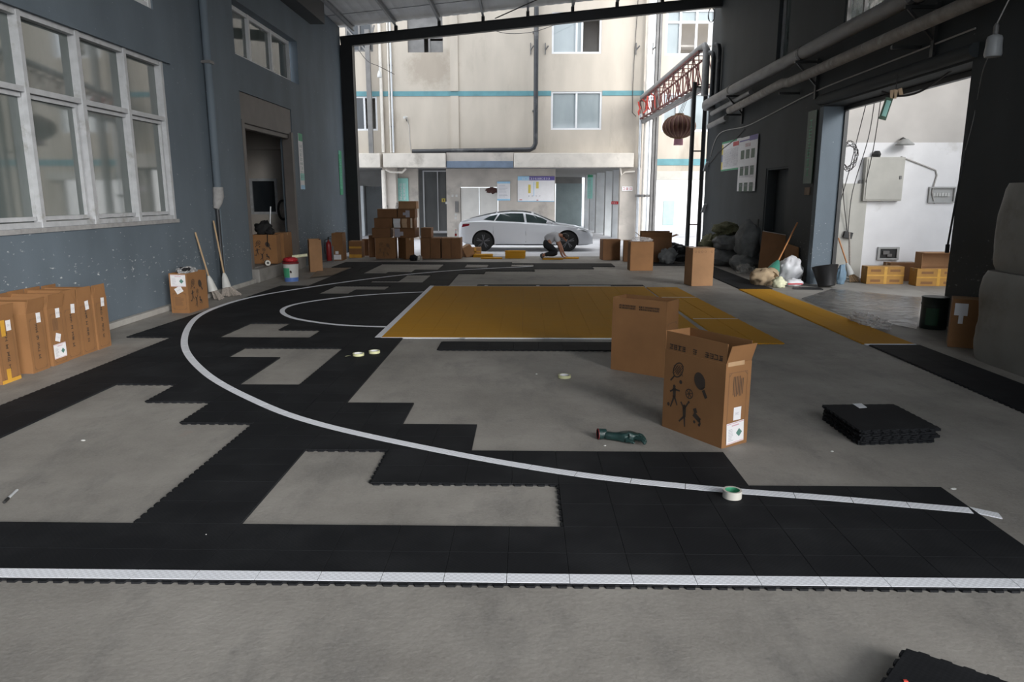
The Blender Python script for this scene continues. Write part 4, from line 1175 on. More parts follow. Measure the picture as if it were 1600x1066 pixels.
def carton(loc, rz, L, Wd, H, label, m='carton', opened=None, flaps=(), group='brown cartons', rot=None, name='carton', seam=True, prints=()):
    """L along x, Wd along y. opened: wall thickness of an open carton. flaps: (side, degrees above horizontal outward, length)"""
    o = empty(name, loc, rz, label, 'carton', group, rot)
    t = .006
    mb = MB()
    if opened:
        panel(mb, 'x', -L / 2, -L / 2 + t, -Wd / 2, Wd / 2, 0, H); panel(mb, 'x', L / 2 - t, L / 2, -Wd / 2, Wd / 2, 0, H)
        panel(mb, 'y', -Wd / 2, -Wd / 2 + t, -L / 2 + t, L / 2 - t, 0, H); panel(mb, 'y', Wd / 2 - t, Wd / 2, -L / 2 + t, L / 2 - t, 0, H)
        mb.box(-L / 2 + t, L / 2 - t, -Wd / 2 + t, Wd / 2 - t, .002, .012)
        mb.build('carton_body', [M[m]], o)
    else:
        mb.box(-L / 2, L / 2, -Wd / 2, Wd / 2, 0, H); mb.build('carton_body', M[m], o, bevel=.006)
        if seam:
            mb = MB(); mb.box(-L / 2 - .0015, L / 2 + .0015, -.024, .024, H - .06, H + .0015)
            mb.build('packing_tape', M['tape_clear'], o)
    for sd, deg, ln in flaps:
        a = math.radians(deg); c, s = math.cos(a), math.sin(a)
        mb = MB()
        if sd in ('left', 'right'):
            q = 1 if sd == 'right' else -1; w = Wd / 2 - .003
            x = q * (L / 2 - t / 2); x2 = x + q * c * ln; nx, nz = -q * s * t, c * t
            mb.add([(x, -w, H), (x, w, H), (x2, w, H + s * ln), (x2, -w, H + s * ln), (x + nx, -w, H + nz), (x + nx, w, H + nz), (x2 + nx, w, H + s * ln + nz), (x2 + nx, -w, H + s * ln + nz)],
                   [(0, 1, 2, 3), (4, 5, 6, 7), (0, 1, 5, 4), (1, 2, 6, 5), (2, 3, 7, 6), (3, 0, 4, 7)])
        else:
            q = 1 if sd == 'back' else -1; w = L / 2 - .003
            y = q * (Wd / 2 - t / 2); y2 = y + q * c * ln; ny, nz = -q * s * t, c * t
            mb.add([(-w, y, H), (w, y, H), (w, y2, H + s * ln), (-w, y2, H + s * ln), (-w, y + ny, H + nz), (w, y + ny, H + nz), (w, y2 + ny, H + s * ln + nz), (-w, y2 + ny, H + s * ln + nz)],
                   [(0, 1, 2, 3), (4, 5, 6, 7), (0, 1, 5, 4), (1, 2, 6, 5), (2, 3, 7, 6), (3, 0, 4, 7)])
        mb.build('flap', M[m], o)
    for nm, mm, side, n, fn in prints:
        decal(o, nm, M[mm], face_m(side, L, Wd, n), fn)
    return o

def big_label(o, L, Wd, side, cx, cy, w=.155, h=.135, tilt=0.0):
    """white delivery label: pink rules, a block of small print, a green diamond"""
    T = face_m(side, L, Wd, .002) @ Matrix.Translation((cx, cy, 0)) @ Matrix.Rotation(tilt, 4, 'Z')
    lb = decal(o, 'delivery_label', M['paper'], T, rects((-w / 2, w / 2, -h / 2, h / 2)))
    T2 = T @ Matrix.Translation((0, 0, .001))
    decal(lb, 'pink_rules', M['pink_ink'], T2, rects((-w * .49, w * .49, h * .44, h * .47), (-w * .2, w * .22, h * .32, h * .37), (-w * .49, w * .49, -h * .47, -h * .44)))
    decal(lb, 'small_print', M['grey_ink'], T2, lines(-w * .40, -w * .08, -h * .38, h * .22, 8, .0035, 3))
    def dia(mb):
        mb.add([(w * .22 - h * .2, -h * .05, 0), (w * .22, -h * .25, 0), (w * .22 + h * .2, -h * .05, 0), (w * .22, h * .15, 0)], [(0, 1, 2, 3)])
    decal(lb, 'green_diamond', M['green_ink'], T2, dia)
    return lb
def small_label(o, L, Wd, side, cx, cy, w=.065, h=.095, tilt=0.0, seed=1):
    T = face_m(side, L, Wd, .002) @ Matrix.Translation((cx, cy, 0)) @ Matrix.Rotation(tilt, 4, 'Z')
    lb = decal(o, 'paper_tag', M['paper'], T, rects((-w / 2, w / 2, -h / 2, h / 2)))
    decal(lb, 'tag_print', M['grey_ink'], T @ Matrix.Translation((0, 0, .001)), rows(-w * .3, w * .42, -h * .1, h * .1, 1, h * .2, seed, 1.15))
    return lb

FACE_PRINTS = lambda L, H, seed: [('printed_icons', 'ink', 'front', .0015, sport_icons(1.0, 0, H * .47)), ('printed_text', 'ink', 'front', .0015, top_text(seed, L, H * .93))]
def end_prints(W_, H, seed, side='right', faint=True):
    return [('printed_frame', 'ink_faint', side, .0012, frame_line(W_ * .72, H * .84, H * .47)),
            ('printed_text', 'ink', side, .0012, lambda mb: [rect(mb, -.05 + i * .0165, -.043 + i * .0165, H * (.60 + .02 * (i % 3 == 0)), H * (.84 - (.03 if i > 4 else 0))) for i in range(7)])]

# the two open cartons standing on the court
L, Wd, H = .63, .272, .64
c1 = carton((1.395, 5.41, 0), math.radians(-57.3), L, Wd, H, 'tall open brown carton printed with sports figures, nearest on the court', opened=True, name='open_carton',
            flaps=(('right', 72, .145), ('front', 92, .15), ('back', 90, .15), ('left', 86, .15)),
            prints=[('printed_icons', 'ink', 'front', .0015, sport_icons(1.12, -.01, .35)), ('printed_text', 'ink', 'front', .0015, top_text(2, L, .655, .042))] + end_prints(Wd, H, 3))
mb = MB(); mb.box(L / 2 + .0005, L / 2 + .002, -Wd * .44, Wd * .2, H - .02, H + .012); mb.build('packing_tape', M['tape_clear'], c1)
big_label(c1, L, Wd, 'right', .0, .105, .185, .165, .06)
small_label(c1, L, Wd, 'right', .01, .25, .08, .10, .0, 5)
c2 = carton((1.255, 7.48, 0), math.radians(-37.2), .63, .28, .64, 'plain open brown carton behind the printed one, at the corner of the orange flooring', opened=True, name='open_carton',
            flaps=(('right', 90, .15), ('front', 91, .15), ('back', 88, .15), ('left', 90, .15)),
            prints=[('printed_text', 'ink', 'front', .0015, lambda mb: [glyph(mb, -.23 + i * .0195, y, .018, R, .004) for y in (.70, .675) for i in range(24) if i not in (10, 11)]),
                    ('printed_frame', 'ink_faint', 'right', .0012, frame_line(.2, .5, .31))])

# six cartons in a row along the left wall
ys = [8.555, 8.265, 7.98, 7.70, 7.36, 6.90]
LB = ['last carton at the far end of the left row, white tag at its corner',
      'second carton from the far end of the left row',
      'third carton from the far end of the left row',
      'carton in the left row bearing a large white label with a green diamond',
      'carton in the left row just before the big-labelled one, with splayed flap',
      'carton with orange-yellow tape along its edges, near end of the left row']
for i, y in enumerate(ys):
    x = -5.50 + R.uniform(-.012, .012)
    l, w, h = .62, .272, .63 + R.uniform(-.006, .006)
    fl = [('right', (92, 88, 90, 78, 74, 80)[i], .155), ('left', 92, .15), ('front', 118 + R.uniform(-6, 6), .137), ('back', 122 + R.uniform(-6, 6), .137)]
    pr = [('printed_frame', 'ink_faint', 'right', .0012, frame_line(w * .74, h * .86, h * .47))]
    if i != 3: pr.append(('printed_text', 'ink', 'right', .0012, side_text(20 + i, -.025, h * .74, 6, .045)))
    else: pr.append(('printed_text', 'ink_faint', 'right', .0012, lambda mb: [rect(mb, -.07 + k * .018, -.06 + k * .018, h * .6, h * .82) for k in range(5)]))
    c = carton((x, y, 0), R.uniform(-.02, .02), l, w, h, LB[i], opened=True, flaps=fl, prints=pr, group='cartons in a row along the left wall')
    small_label(c, l, w, 'right', (.04, .03, .045, .03, .045, .05)[i], h * .90, .07, .105, R.uniform(-.1, .1), 30 + i)
    if i == 3:
        big_label(c, l, w, 'right', .0, .15, .21, .16, 0); small_label(c, l, w, 'right', -.01, .30, .085, .09, -.35, 44)
    if i == 5:
        decal(c, 'yellow_tape', M['tape_yellow'], face_m('right', l, w, .002), rects((-w / 2, w / 2, 0, .035), (-.06, -.0, .035, .14), (-.06, -.0, h - .16, h)))

# carton of crumpled foil by the wall
l, w, h = .30, .60, .635
c = carton((-5.50, 11.52, 0), math.radians(-4), l, w, h, 'open carton full of crumpled foil and scraps standing by the left wall', opened=True, name='open_carton',
           prints=[('printed_icons', 'ink', 'right', .0015, sport_icons(1.05, 0, .33)), ('printed_text', 'ink_faint', 'front', .0012, lines(-.08, .08, .12, .26, 7, .008))])
big_label(c, l, w, 'front', .0, .52, .25, .19, 0); small_label(c, l, w, 'front', .0, .37, .12, .10, .5, 4)
decal(c, 'printed_frame', M['ink_faint'], face_m('front', l, w, .0012), frame_line(.22, .26, .19))
fo = MB(); lump(fo, (-5.50, 11.52, .50), (.118, .262, .12), 5, .3, 5, 30, 20)
tag(fo.build('crumpled_foil', M['silver']), 'crumpled silvery foil filling the carton by the left wall', 'foil')
for k in range(5):
    mb = MB(); a = k * 1.4; lump(mb, (-5.52 + .06 * math.cos(a), 11.45 + .14 * math.sin(a), .655), (.04, .05, .03), 20 + k, .5, 4, 12, 8)
    tag(mb.build('foil_scrap', M['silver'] if k % 2 else M['black_cloth']), ('bright' if k % 2 else 'dark') + ' scrap lying on top of the foil in the carton', 'scrap', 'scraps on the foil')

# cartons in and beside the doorway
q = gp(391, 411, .31)
carton((-5.99, 16.52, .312), 0, .57, .28, .66, 'carton with printed figures on the doorway step, under the black bag', m='carton', group='cartons at the doorway', prints=[('printed_icons', 'ink', 'front', .0015, sport_icons(1.05, 0, .33))], seam=False)
carton((-5.93, 17.40, .312), 0, .30, .60, .66, 'narrow carton standing on the doorway step behind the figured one', group='cartons at the doorway', prints=[('paper_tag', 'paper', 'front', .0015, rects((.0, .05, .42, .52), (-.08, -.04, .42, .52)))], seam=True)
carton((-5.27, 17.85, 0), math.radians(20), .30, .58, .645, 'open carton with a bright plain end beside the paint bucket', m='carton2', opened=True, name='open_carton', flaps=(('front', 90, .14), ('right', 92, .14), ('left', 90, .14), ('back', 90, .14)), group='cartons at the doorway')
cF = carton((-5.49, 21.05, 0), math.radians(4), .31, .58, .645, 'open carton with a white label beside the fire extinguisher', m='carton', opened=True, name='open_carton', flaps=(('front', 90, .14), ('right', 90, .14), ('left', 90, .14), ('back', 90, .14)), group='cartons at the doorway')
decal(cF, 'delivery_label', M['paper'], face_m('front', .31, .58, .002), rects((-.12, .10, .03, .17), (-.06, .03, .19, .27)))
mb = MB(); mb.add([gp(*p, .017) for p in ((484, 434), (500, 419), (548, 418), (520, 430))] + [gp(*p, .024) for p in ((484, 434), (500, 419), (548, 418), (520, 430))], [(0, 1, 2, 3), (4, 5, 6, 7), (0, 1, 5, 4), (1, 2, 6, 5), (2, 3, 7, 6), (3, 0, 4, 7)])
tag(mb.build('cardboard_sheet', M['rug']), 'flattened cardboard sheet on the floor between the open carton and the flooring', 'cardboard')

# the heap of cartons at the canopy's open end
YS = 21.4
def sx(px): return yp(px, 400, YS).x
G = 'cartons in the heap beside the white car'
LV = [0, .623, .913, 1.203, 1.47]
def hb(px0, px1, lv, H, label, yf=YS, dep=.30, rz=0.0, m='carton3', **k):
    x0, x1 = yp(px0, 400, yf).x, yp(px1, 400, yf).x
    w = x1 - x0
    return carton(((x0 + x1) / 2, yf + dep / 2, LV[lv] if isinstance(lv, int) else lv), rz, w, dep, H, label, m=m, group=G, **k)
hb(587.2, 618.6, 0, .62, 'carton with faint printed figures at the left front of the heap', m='carton', dep=.29, prints=[('printed_icons', 'ink_faint', 'front', .0015, sport_icons(1.0, 0, .3))], seam=False)
N = Vector((sx(636), 21.22)); dx = Vector((.53, -.85)); dy = Vector((.85, .53))
cc = N - .30 * dx + .135 * dy
carton((cc.x, cc.y, 0), math.radians(-58), .60, .27, .62, 'carton turned cornerwise at the foot of the heap, behind the dark bag', m='carton', group=G)
for i, (a, b, lb) in enumerate(((657.3, 672.3, 'first slim carton right of the turned one in the bottom row of the heap'), (672.8, 688.2, 'second slim carton of the bottom row, under the small upper carton'), (690.2, 704.8, 'third slim carton of the bottom row, right of the pale tape gap'), (705.2, 720.2, 'last slim carton of the bottom row, below the bottle'))):
    hb(a, b, 0, .615, lb, dep=.60)
hb(577.0, 586.6, 0, .66, 'carton half hidden behind the left front carton of the heap', yf=21.9, dep=.3)
cY = hb(545.5, 565.5, 0, .50, 'low carton with orange tape bands at the far left of the heap', yf=21.75, dep=.4, m='carton', seam=False)
decal(cY, 'yellow_tape', M['tape_yellow'], face_m('front', .385, .4, .002), rects((-.19, .19, .0, .10), (-.19, .19, .28, .34)))
hb(566.5, 576.5, 0, .52, 'small dark carton between the orange-taped one and the heap', yf=22.4, dep=.3)
hb(582.5, 611.0, 1, .285, 'flat carton at the left end of the second layer of the heap', dep=.58)
c = hb(617.5, 650.5, 1, .285, 'flat carton with a grey label in the middle of the second layer', dep=.55, rz=math.radians(-5))
decal(c, 'delivery_label', M['grey_ink'], face_m('front', .63, .55, .002), rects((-.29, -.13, .02, .27), (-.13, -.03, .06, .18)))
hb(658.5, 674.5, 1, .29, 'small carton on the slim ones at the right of the second layer', dep=.5)
hb(586.5, 614.6, 2, .285, 'flat carton at the left of the third layer of the heap', dep=.55)
c = hb(616.2, 648.8, 2, .285, 'open flat carton with pale flaps hanging in front in the third layer', dep=.52)
mb = MB()
for a, b, mm in ((-.31, -.10, 0), (-.06, .10, 1)):
    x0, x1 = a, b
    mb.add([(x0, -.262, .27), (x1, -.262, .27), (x1 - .01, -.30, .14), (x1, -.28, .01), (x0 + .02, -.28, .01), (x0, -.30, .14)], [(0, 1, 2, 5), (5, 2, 3, 4)], None, mm)
    mb.build('hanging_flap', M['paper'] if mm == 0 else M['carton_in'], c); mb = MB()
decal(c, 'packing_tape', M['tape_white'], face_m('front', .62, .52, .002), rects((.20, .25, 0, .285)))
hb(592.0, 622.0, 3, .262, 'flat taped carton at the left of the fourth layer of the heap', dep=.5)
c = hb(623.2, 650.2, 3, .262, 'flat carton with a grey label at the right of the fourth layer', dep=.5)
decal(c, 'delivery_label', M['grey_ink'], face_m('front', .5, .5, .002), rects((-.02, .10, .02, .22), (-.10, -.02, .08, .16)))
hb(625.2, 652.4, 4, .22, 'topmost carton of the heap, pale brown, below the mint banner', dep=.45, m='carton2')
mb = MB(); lump(mb, (sx(622.0), YS + .1, 1.467), (.05, .06, .10), 8, .5, 4, 14, 10)
tag(mb.build('plastic_scrap', M['film']), 'scrap of white film stuck beside the topmost carton of the heap', 'film')
o = empty('bottle', (sx(711), 21.75, .62), 0, 'clear plastic bottle with a red label on the slim cartons', 'bottle')
mb = MB(); mb.lathe([(.028, 0), (.032, .01), (.032, .14), (.012, .2), (.012, .215)], 14); mb.build('bottle_body', M['bottle'], o, smooth=50)
mb = MB(); mb.lathe([(.0335, .04), (.0335, .11)], 14, caps=False); mb.build('bottle_label', M['red'], o); mb = MB(); mb.lathe([(.015, .212), (.015, .235)], 12); mb.build('cap', M['red'], o)
carton((sx(728.5) + .04, 22.2, .003), 0, .30, .30, .36, 'tipped carton leaning on its edge right of the slim cartons', m='carton2', group=G, rot=(0, math.radians(-28), math.radians(28)))
c = carton((yp(742.5, 396, 22.6).x, 22.8, 0), 0, .345, .3, .25, 'low pale carton with yellow tape behind the orange tiles by the car wheel', m='carton2', group=G, seam=False)
decal(c, 'yellow_tape', M['tape_yellow'], face_m('front', .345, .3, .002), rects((-.17, .17, .1, .14), (-.03, .03, 0, .25)))

# stacks of orange tiles by the kneeling man
def tile_stack(x, y, w, d, n, rz, label, m='yellow_tile', each=.017):
    o = empty('tile_stack', (x, y, 0), rz, label, 'floor tiles', 'stacks of orange tiles near the kneeling man')
    r = random.Random(int(x * 100))
    for k in range(n):
        mb = MB(); a = r.uniform(-.012, .012); b = r.uniform(-.012, .012)
        mb.box(-w / 2 + a, w / 2 + a, -d / 2 + b, d / 2 + b, k * each + .001, (k + 1) * each)
        for j in range(int(w / .076)):
            p = -w / 2 + a + j * .076 + .012; mb.box(p, p + .05, -d / 2 + b - .018, -d / 2 + b, k * each + .002, (k + 1) * each - .003)
        mb.build('tile', M[m], o)
    return o
tile_stack(yp(754, 399, 22.0).x, 22.1, .60, .32, 5, .12, 'low stack of orange tiles nearest the pale taped carton')
tile_stack(yp(768, 401, 21.6).x, 21.5, .62, .30, 2, -.05, 'two orange tiles lying left of the tall tile stack')
tile_stack(yp(805, 402, 21.6).x, 21.75, .60, .31, 13, 0, 'tall stack of orange tiles left of the kneeling man')
tile_stack(yp(864, 403, 21.3).x, 21.35, .60, .31, 2, .04, 'orange tiles under the knees of the man')
tile_stack(yp(892, 401, 21.6).x, 21.6, .46, .30, 2, -.04, 'orange tiles in front of the hands of the man')
mb = MB(); lump(mb, (yp(646, 404, 20.7).x, 20.75, 0), (.11, .09, .10), 2, .4, 3); tag(mb.build('dark_bag', M['black_cloth']), 'small crumpled black bag on the floor in front of the heap', 'bag')
mb = MB(); lump(mb, (yp(654, 404, 20.7).x + .02, 20.75, 0), (.075, .08, .09), 6, .45, 3.5); tag(mb.build('crumpled_film', M['wrap']), 'crumpled pale plastic film beside the small black bag', 'film')

# cartons on the right side
c = carton((3.63, 15.13, 0), math.radians(10), .47, .40, .785, 'carton with a bright plain front beside the orange strip, at the right', m='carton2', group='cartons on the right side')
decal(c, 'printed_marks', M['ink_faint'], face_m('front', .47, .4, .0015), lambda mb: [ring(mb, (-.17 + i * .07, .71), .022, .022, .006) for i in (0, 1, 2, 3, 5)])
c = carton((2.88, 18.2, 0), math.radians(3), .58, .36, .72, 'carton with clear film over its top standing far back at the right', m='carton', group='cartons on the right side')
mb = MB(); lump(mb, (2.88, 18.2, .722), (.27, .17, .06), 9, .4, 3); tag(mb.build('film_cover', M['film']), 'clear film lying over the top of the far right carton', 'film')
carton((2.47, 21.3, 0), math.radians(8), .52, .40, .60, 'dull brown carton at the left of the far right group', m='carton3', group='cartons on the right side')
carton((2.90, 20.75, 0), math.radians(-4), .22, .40, .60, 'dark narrow carton squeezed between two others in the far right group', m='carton3', group='cartons on the right side')
carton((3.68, 20.62, 0), math.radians(-3), .85, .45, .70, 'large dark open carton behind the film-covered one, its flaps spread', m='carton3', opened=True, name='open_carton', flaps=(('left', 40, .2), ('right', 20, .2), ('front', 75, .14), ('back', 80, .16)), group='cartons on the right side')
c = carton((5.52, 8.86, 0), math.radians(-28), .46, .34, .60, 'orange-brown carton with white labels between the drum and the wrapped foam', m='carton', group='cartons on the right side')
decal(c, 'delivery_label', M['paper'], face_m('front', .46, .34, .002), rects((-.20, -.06, .40, .55), (-.15, -.10, .30, .40), (.04, .17, .12, .28), (.09, .14, .28, .36)))
# cartons with yellow tape in the side room
def ytape(o, w, d, h):
    decal(o, 'yellow_tape', M['tape_yellow'], face_m('front', w, d, .002), rects((-w / 2, w / 2, h * .46, h * .54), (-.03, .03, 0, h * .46), (-.03, .03, h * .54, h)))
    decal(o, 'printed_text', M['carton'], face_m('front', w, d, .003), lambda mb: [rect(mb, a, a + w * .27, y, y + h * .14) for a in (-w * .40, w * .12) for y in (h * .12, h * .70)])
x0, x1 = yp(1354, 444, 15.35).x, yp(1411, 444, 15.35).x
c = carton(((x0 + x1) / 2, 15.5, 0), math.radians(-2), x1 - x0, .3, .37, 'long carton banded with yellow tape at the left in the side room', m='carton_y', group='cartons in the side room'); ytape(c, x1 - x0, .3, .37)
x0, x1 = yp(1388, 440, 15.9).x, yp(1434, 440, 15.9).x
carton(((x0 + x1) / 2, 16.05, 0), 0, x1 - x0, .32, .40, 'dark brown carton behind and between the yellow-banded ones', m='carton3', group='cartons in the side room')
x0 = yp(1431, 446, 15.0).x
c = carton((x0 + .45, 15.15, 0), 0, .9, .3, .36, 'carton banded with yellow tape at the right in the side room, under another', m='carton_y', group='cartons in the side room'); ytape(c, .9, .3, .36)
c = empty('open_carton', (x0 + .5, 15.16, .363), 0, 'empty open carton lying on its side on the right yellow-banded one', 'carton', 'cartons in the side room')
mb = MB(); panel(mb, 'y', -.14, .14, -.42, .42, 0, .33, [(-.412, .412, .008, .322)]); mb.box(-.41, .41, .13, .14, .008, .322)
mb.build('carton_body', M['carton2'], c)
mb = MB(); mb.box(-.42, .42, -.24, -.141, .322, .33); mb.build('flap', M['carton2'], c)

# ================================================================= CAR
def lerp_tab(tab, x):
    if x <= tab[0][0]: return tab[0][1]
    for (a, b), (c, d) in zip(tab, tab[1:]):
        if x <= c:
            t = (x - a) / (c - a); t = t * t * (3 - 2 * t) if False else t
            return b + (d - b) * t
    return tab[-1][1]
HW = [(-2.28, .60), (-2.2, .74), (-2.0, .85), (-1.5, .90), (-.5, .915), (.8, .91), (1.5, .89), (1.9, .85), (2.15, .77), (2.29, .62)]
BELT = [(-2.28, .86), (-2.2, .93), (-2.0, .985), (-1.5, 1.0), (-.8, .985), (0, .945), (.9, .885), (1.3, .86), (1.7, .80), (2.0, .725), (2.2, .635), (2.29, .56)]
ROOF = [(-2.28, .89), (-2.2, .985), (-2.05, 1.05), (-1.75, 1.13), (-1.3, 1.235), (-.9, 1.31), (-.5, 1.345), (-.1, 1.345), (.25, 1.29), (.6, 1.15), (.9, 1.005), (1.1, .915), (1.3, .89), (1.7, .835), (2.0, .755), (2.2, .665), (2.29, .59)]
SILL = [(-2.28, .42), (-2.1, .26), (-1.8, .20), (1.8, .19), (2.1, .20), (2.29, .25)]
def gh(x): return max(0.0, min(1.0, (lerp_tab(ROOF, x) - lerp_tab(BELT, x) - .06) / .28))
def section(x):
    w, b, r, s = lerp_tab(HW, x), lerp_tab(BELT, x), lerp_tab(ROOF, x), lerp_tab(SILL, x); g = gh(x)
    rw = w * (.93 - .25 * g)
    half = [(0, s), (w * .8, s), (w * .955, s + .05), (w * .995, s + (b - s) * .38), (w, s + (b - s) * .68), (w * .972, b - .015), (w * .94, b), (w * .94 + (rw - w * .94) * .5, b + (r - b) * .47), (rw, b + (r - b) * .86), (rw * .8, b + (r - b) * .965), (rw * .4, r), (0, r + .004)]
    return half
def side_w(x, z):
    h = section(x)[1:9]
    for (y0, z0), (y1, z1) in zip(h, h[1:]):
        if z0 <= z <= z1 + 1e-6: return y0 + (y1 - y0) * (z - z0) / max(1e-6, z1 - z0)
    return h[-1][0]
car = empty('car', (-.02, 25.28, 0), math.radians(-1), 'white fastback car parked sideways in front of the lift', 'car')
mb = MB(); rings = []
xs = [-2.28 + 4.57 * k / 60 for k in range(61)]
for x in xs:
    h = section(x); rings.append([(x, -y, z) for y, z in h] + [(x, y, z) for y, z in reversed(h[1:-1])])
mb.loft(rings, True, True)
body = mb.build('body_shell', M['car_white'], car, smooth=38)
cut = MB()
WHX = (-1.42, 1.42)
for x in WHX:
    for s in (-1, 1):
        T = Matrix.Translation((x, s * .80, .335)) @ Matrix.Rotation(math.pi / 2, 4, 'X')
        cut.lathe([(.385, -.2), (.385, .2)], 40, T)
cu = cut.build('cutter', M['trim_black'])
cu.parent = car
bo = body.modifiers.new('b', 'BOOLEAN'); bo.object = cu; bo.operation = 'DIFFERENCE'; bo.solver = 'EXACT'
bpy.context.view_layer.update()
dg = bpy.context.evaluated_depsgraph_get()
nm = bpy.data.meshes.new_from_object(body.evaluated_get(dg)); body.modifiers.clear(); body.data = nm
nm.name = 'body_shell'
bpy.data.objects.remove(cu, do_unlink=True)
nm.materials.clear(); nm.materials.append(M['car_white']); nm.materials.append(M['trim_black'])
for p in nm.polygons:
    p.material_index = 0
    c = p.center
    for x in WHX:
        if (abs(math.hypot(c.x - x, c.z - .335) - .385) < .004 and abs(p.normal.y) < .5) or (math.hypot(c.x - x, c.z - .335) < .38 and abs(c.y) < .62 and abs(p.normal.y) > .9): p.material_index = 1
nm.shade_smooth(); nm.set_sharp_from_angle(angle=math.radians(38))
def on_side(poly, s, off=.006, sub=6):
    """polygon in x,z laid onto the car's flank"""
    pts = []
    n = len(poly)
    for i in range(n):
        a, b = poly[i], poly[(i + 1) % n]
        for k in range(sub): pts.append((a[0] + (b[0] - a[0]) * k / sub, a[1] + (b[1] - a[1]) * k / sub))
    return [(x, s * (side_w(x, z) + off), z) for x, z in pts]
def flank(name, m, poly, parent=car, off=.006):
    mb = MB()
    for s in (-1, 1):
        mb = MB(); p = on_side(poly, s, off)
        c = (sum(q[0] for q in p) / len(p), s * (side_w(sum(q[0] for q in p) / len(p), sum(q[2] for q in p) / len(p)) + off), sum(q[2] for q in p) / len(p))
        mb.add(p + [c], [(i, (i + 1) % len(p), len(p)) for i in range(len(p))])
        mb.build(name, m, parent)
def wt(x): return lerp_tab(BELT, x) + (lerp_tab(ROOF, x) - lerp_tab(BELT, x)) * .80
def wb(x): return lerp_tab(BELT, x) + .03
flank('window_glass', M['car_glass'], [(-1.02, wb(-1.02)), (-.02, wb(-.02)), (-.08, wt(-.08)), (-.5, wt(-.5)), (-.86, wt(-.86))])
flank('window_glass', M['car_glass'], [(.05, wb(.05)), (.93, wb(.93) + .005), (.6, wt(.6) - .005), (.3, wt(.3)), (.0, wt(0))])
flank('window_glass', M['car_glass'], [(-1.42, wb(-1.42) + .03), (-1.06, wb(-1.06)), (-.94, wt(-.94) - .01), (-1.2, wt(-1.2) - .03)])
flank('tail_lamp', M['red_lamp'], [(-2.16, .80), (-1.9, .86), (-1.88, .92), (-2.12, .91)])
flank('head_lamp', M['silver'], [(1.72, .73), (2.06, .64), (2.12, .665), (1.80, .765)], off=.004)
for xx in (-1.08, .02, 1.0):
    flank('door_gap', M['trim_black'], [(xx - .004, .30), (xx + .004, .30), (xx + .004, wb(xx) - .04), (xx - .004, wb(xx) - .04)], off=.003)
flank('sill_trim', M['trim_black'], [(-1.0, .195), (1.0, .195), (1.0, .235), (-1.0, .235)], off=.012)
flank('door_handle', M['car_white'], [(-.82, .80), (-.62, .795), (-.62, .82), (-.82, .825)], off=.014)
flank('door_handle', M['car_white'], [(.15, .775), (.35, .77), (.35, .795), (.15, .80)], off=.014)
for nmx, xa, xb, k in (('windscreen', .28, 1.02, 0), ('rear_window', -1.9, -1.0, 0), ('roof_glass', -.95, .2, 0)):
    mb = MB(); rr = []
    for k in range(9):
        x = xa + (xb - xa) * k / 8; h = section(x); a = ((h[8][0] + h[9][0]) / 2, (h[8][1] + h[9][1]) / 2); b = h[10]; c = h[11]
        rr.append([(x, -a[0], a[1] + .014), (x, -h[9][0], h[9][1] + .016), (x, -b[0], b[1] + .016), (x, 0, c[1] + .016), (x, b[0], b[1] + .016), (x, h[9][0], h[9][1] + .016), (x, a[0], a[1] + .014)])
    mb.loft(rr, False, False); mb.build(nmx, M['car_glass'] if nmx != 'roof_glass' else M['dark_glass'], car, smooth=60)
for x in WHX:
    for s in (-1, 1):
        T = Matrix.Translation((x, s * .80, .335)) @ Matrix.Rotation(math.pi / 2, 4, 'X')
        mb = MB(); mb.lathe([(.22, -.10), (.31, -.105), (.333, -.07), (.333, .07), (.31, .105), (.22, .10)], 40, T)
        wh = mb.build('wheel', M['rubber'], car, smooth=40)
        mb = MB(); mb.lathe([(.225, -.06), (.225, .06)], 32, T)
        for k in range(5):
            a = 2 * math.pi * k / 5 + .3
            for d in (-.16, .16): mb.bar(T @ Vector((.03 * math.cos(a), .03 * math.sin(a), -s * .095)), T @ Vector((.228 * math.cos(a + d), .228 * math.sin(a + d), -s * .085)), .05, .03)
        mb.lathe([(.05, -.1), (.05, .1)], 16, T); mb.lathe([(.215, -.095), (.245, -.1), (.25, -.06), (.25, .06), (.245, .1), (.215, .095)], 32, T, caps=False)
        mb.build('wheel_rim', M['rim'], wh, smooth=40)
for s in (-1, 1):
    mb = MB(); mb.sphere((.80, s * 1.0, .97), (.10, .085, .065), 14, 10); mb.bar((.85, s * .86, .93), (.82, s * .96, .95), .05, .04)
    mb.build('wing_mirror', M['car_white'], car, smooth=50)
mb = MB(); mb.box(2.18, 2.30, -.5, .5, .24, .33); mb.build('front_grille', M['trim_black'], car)

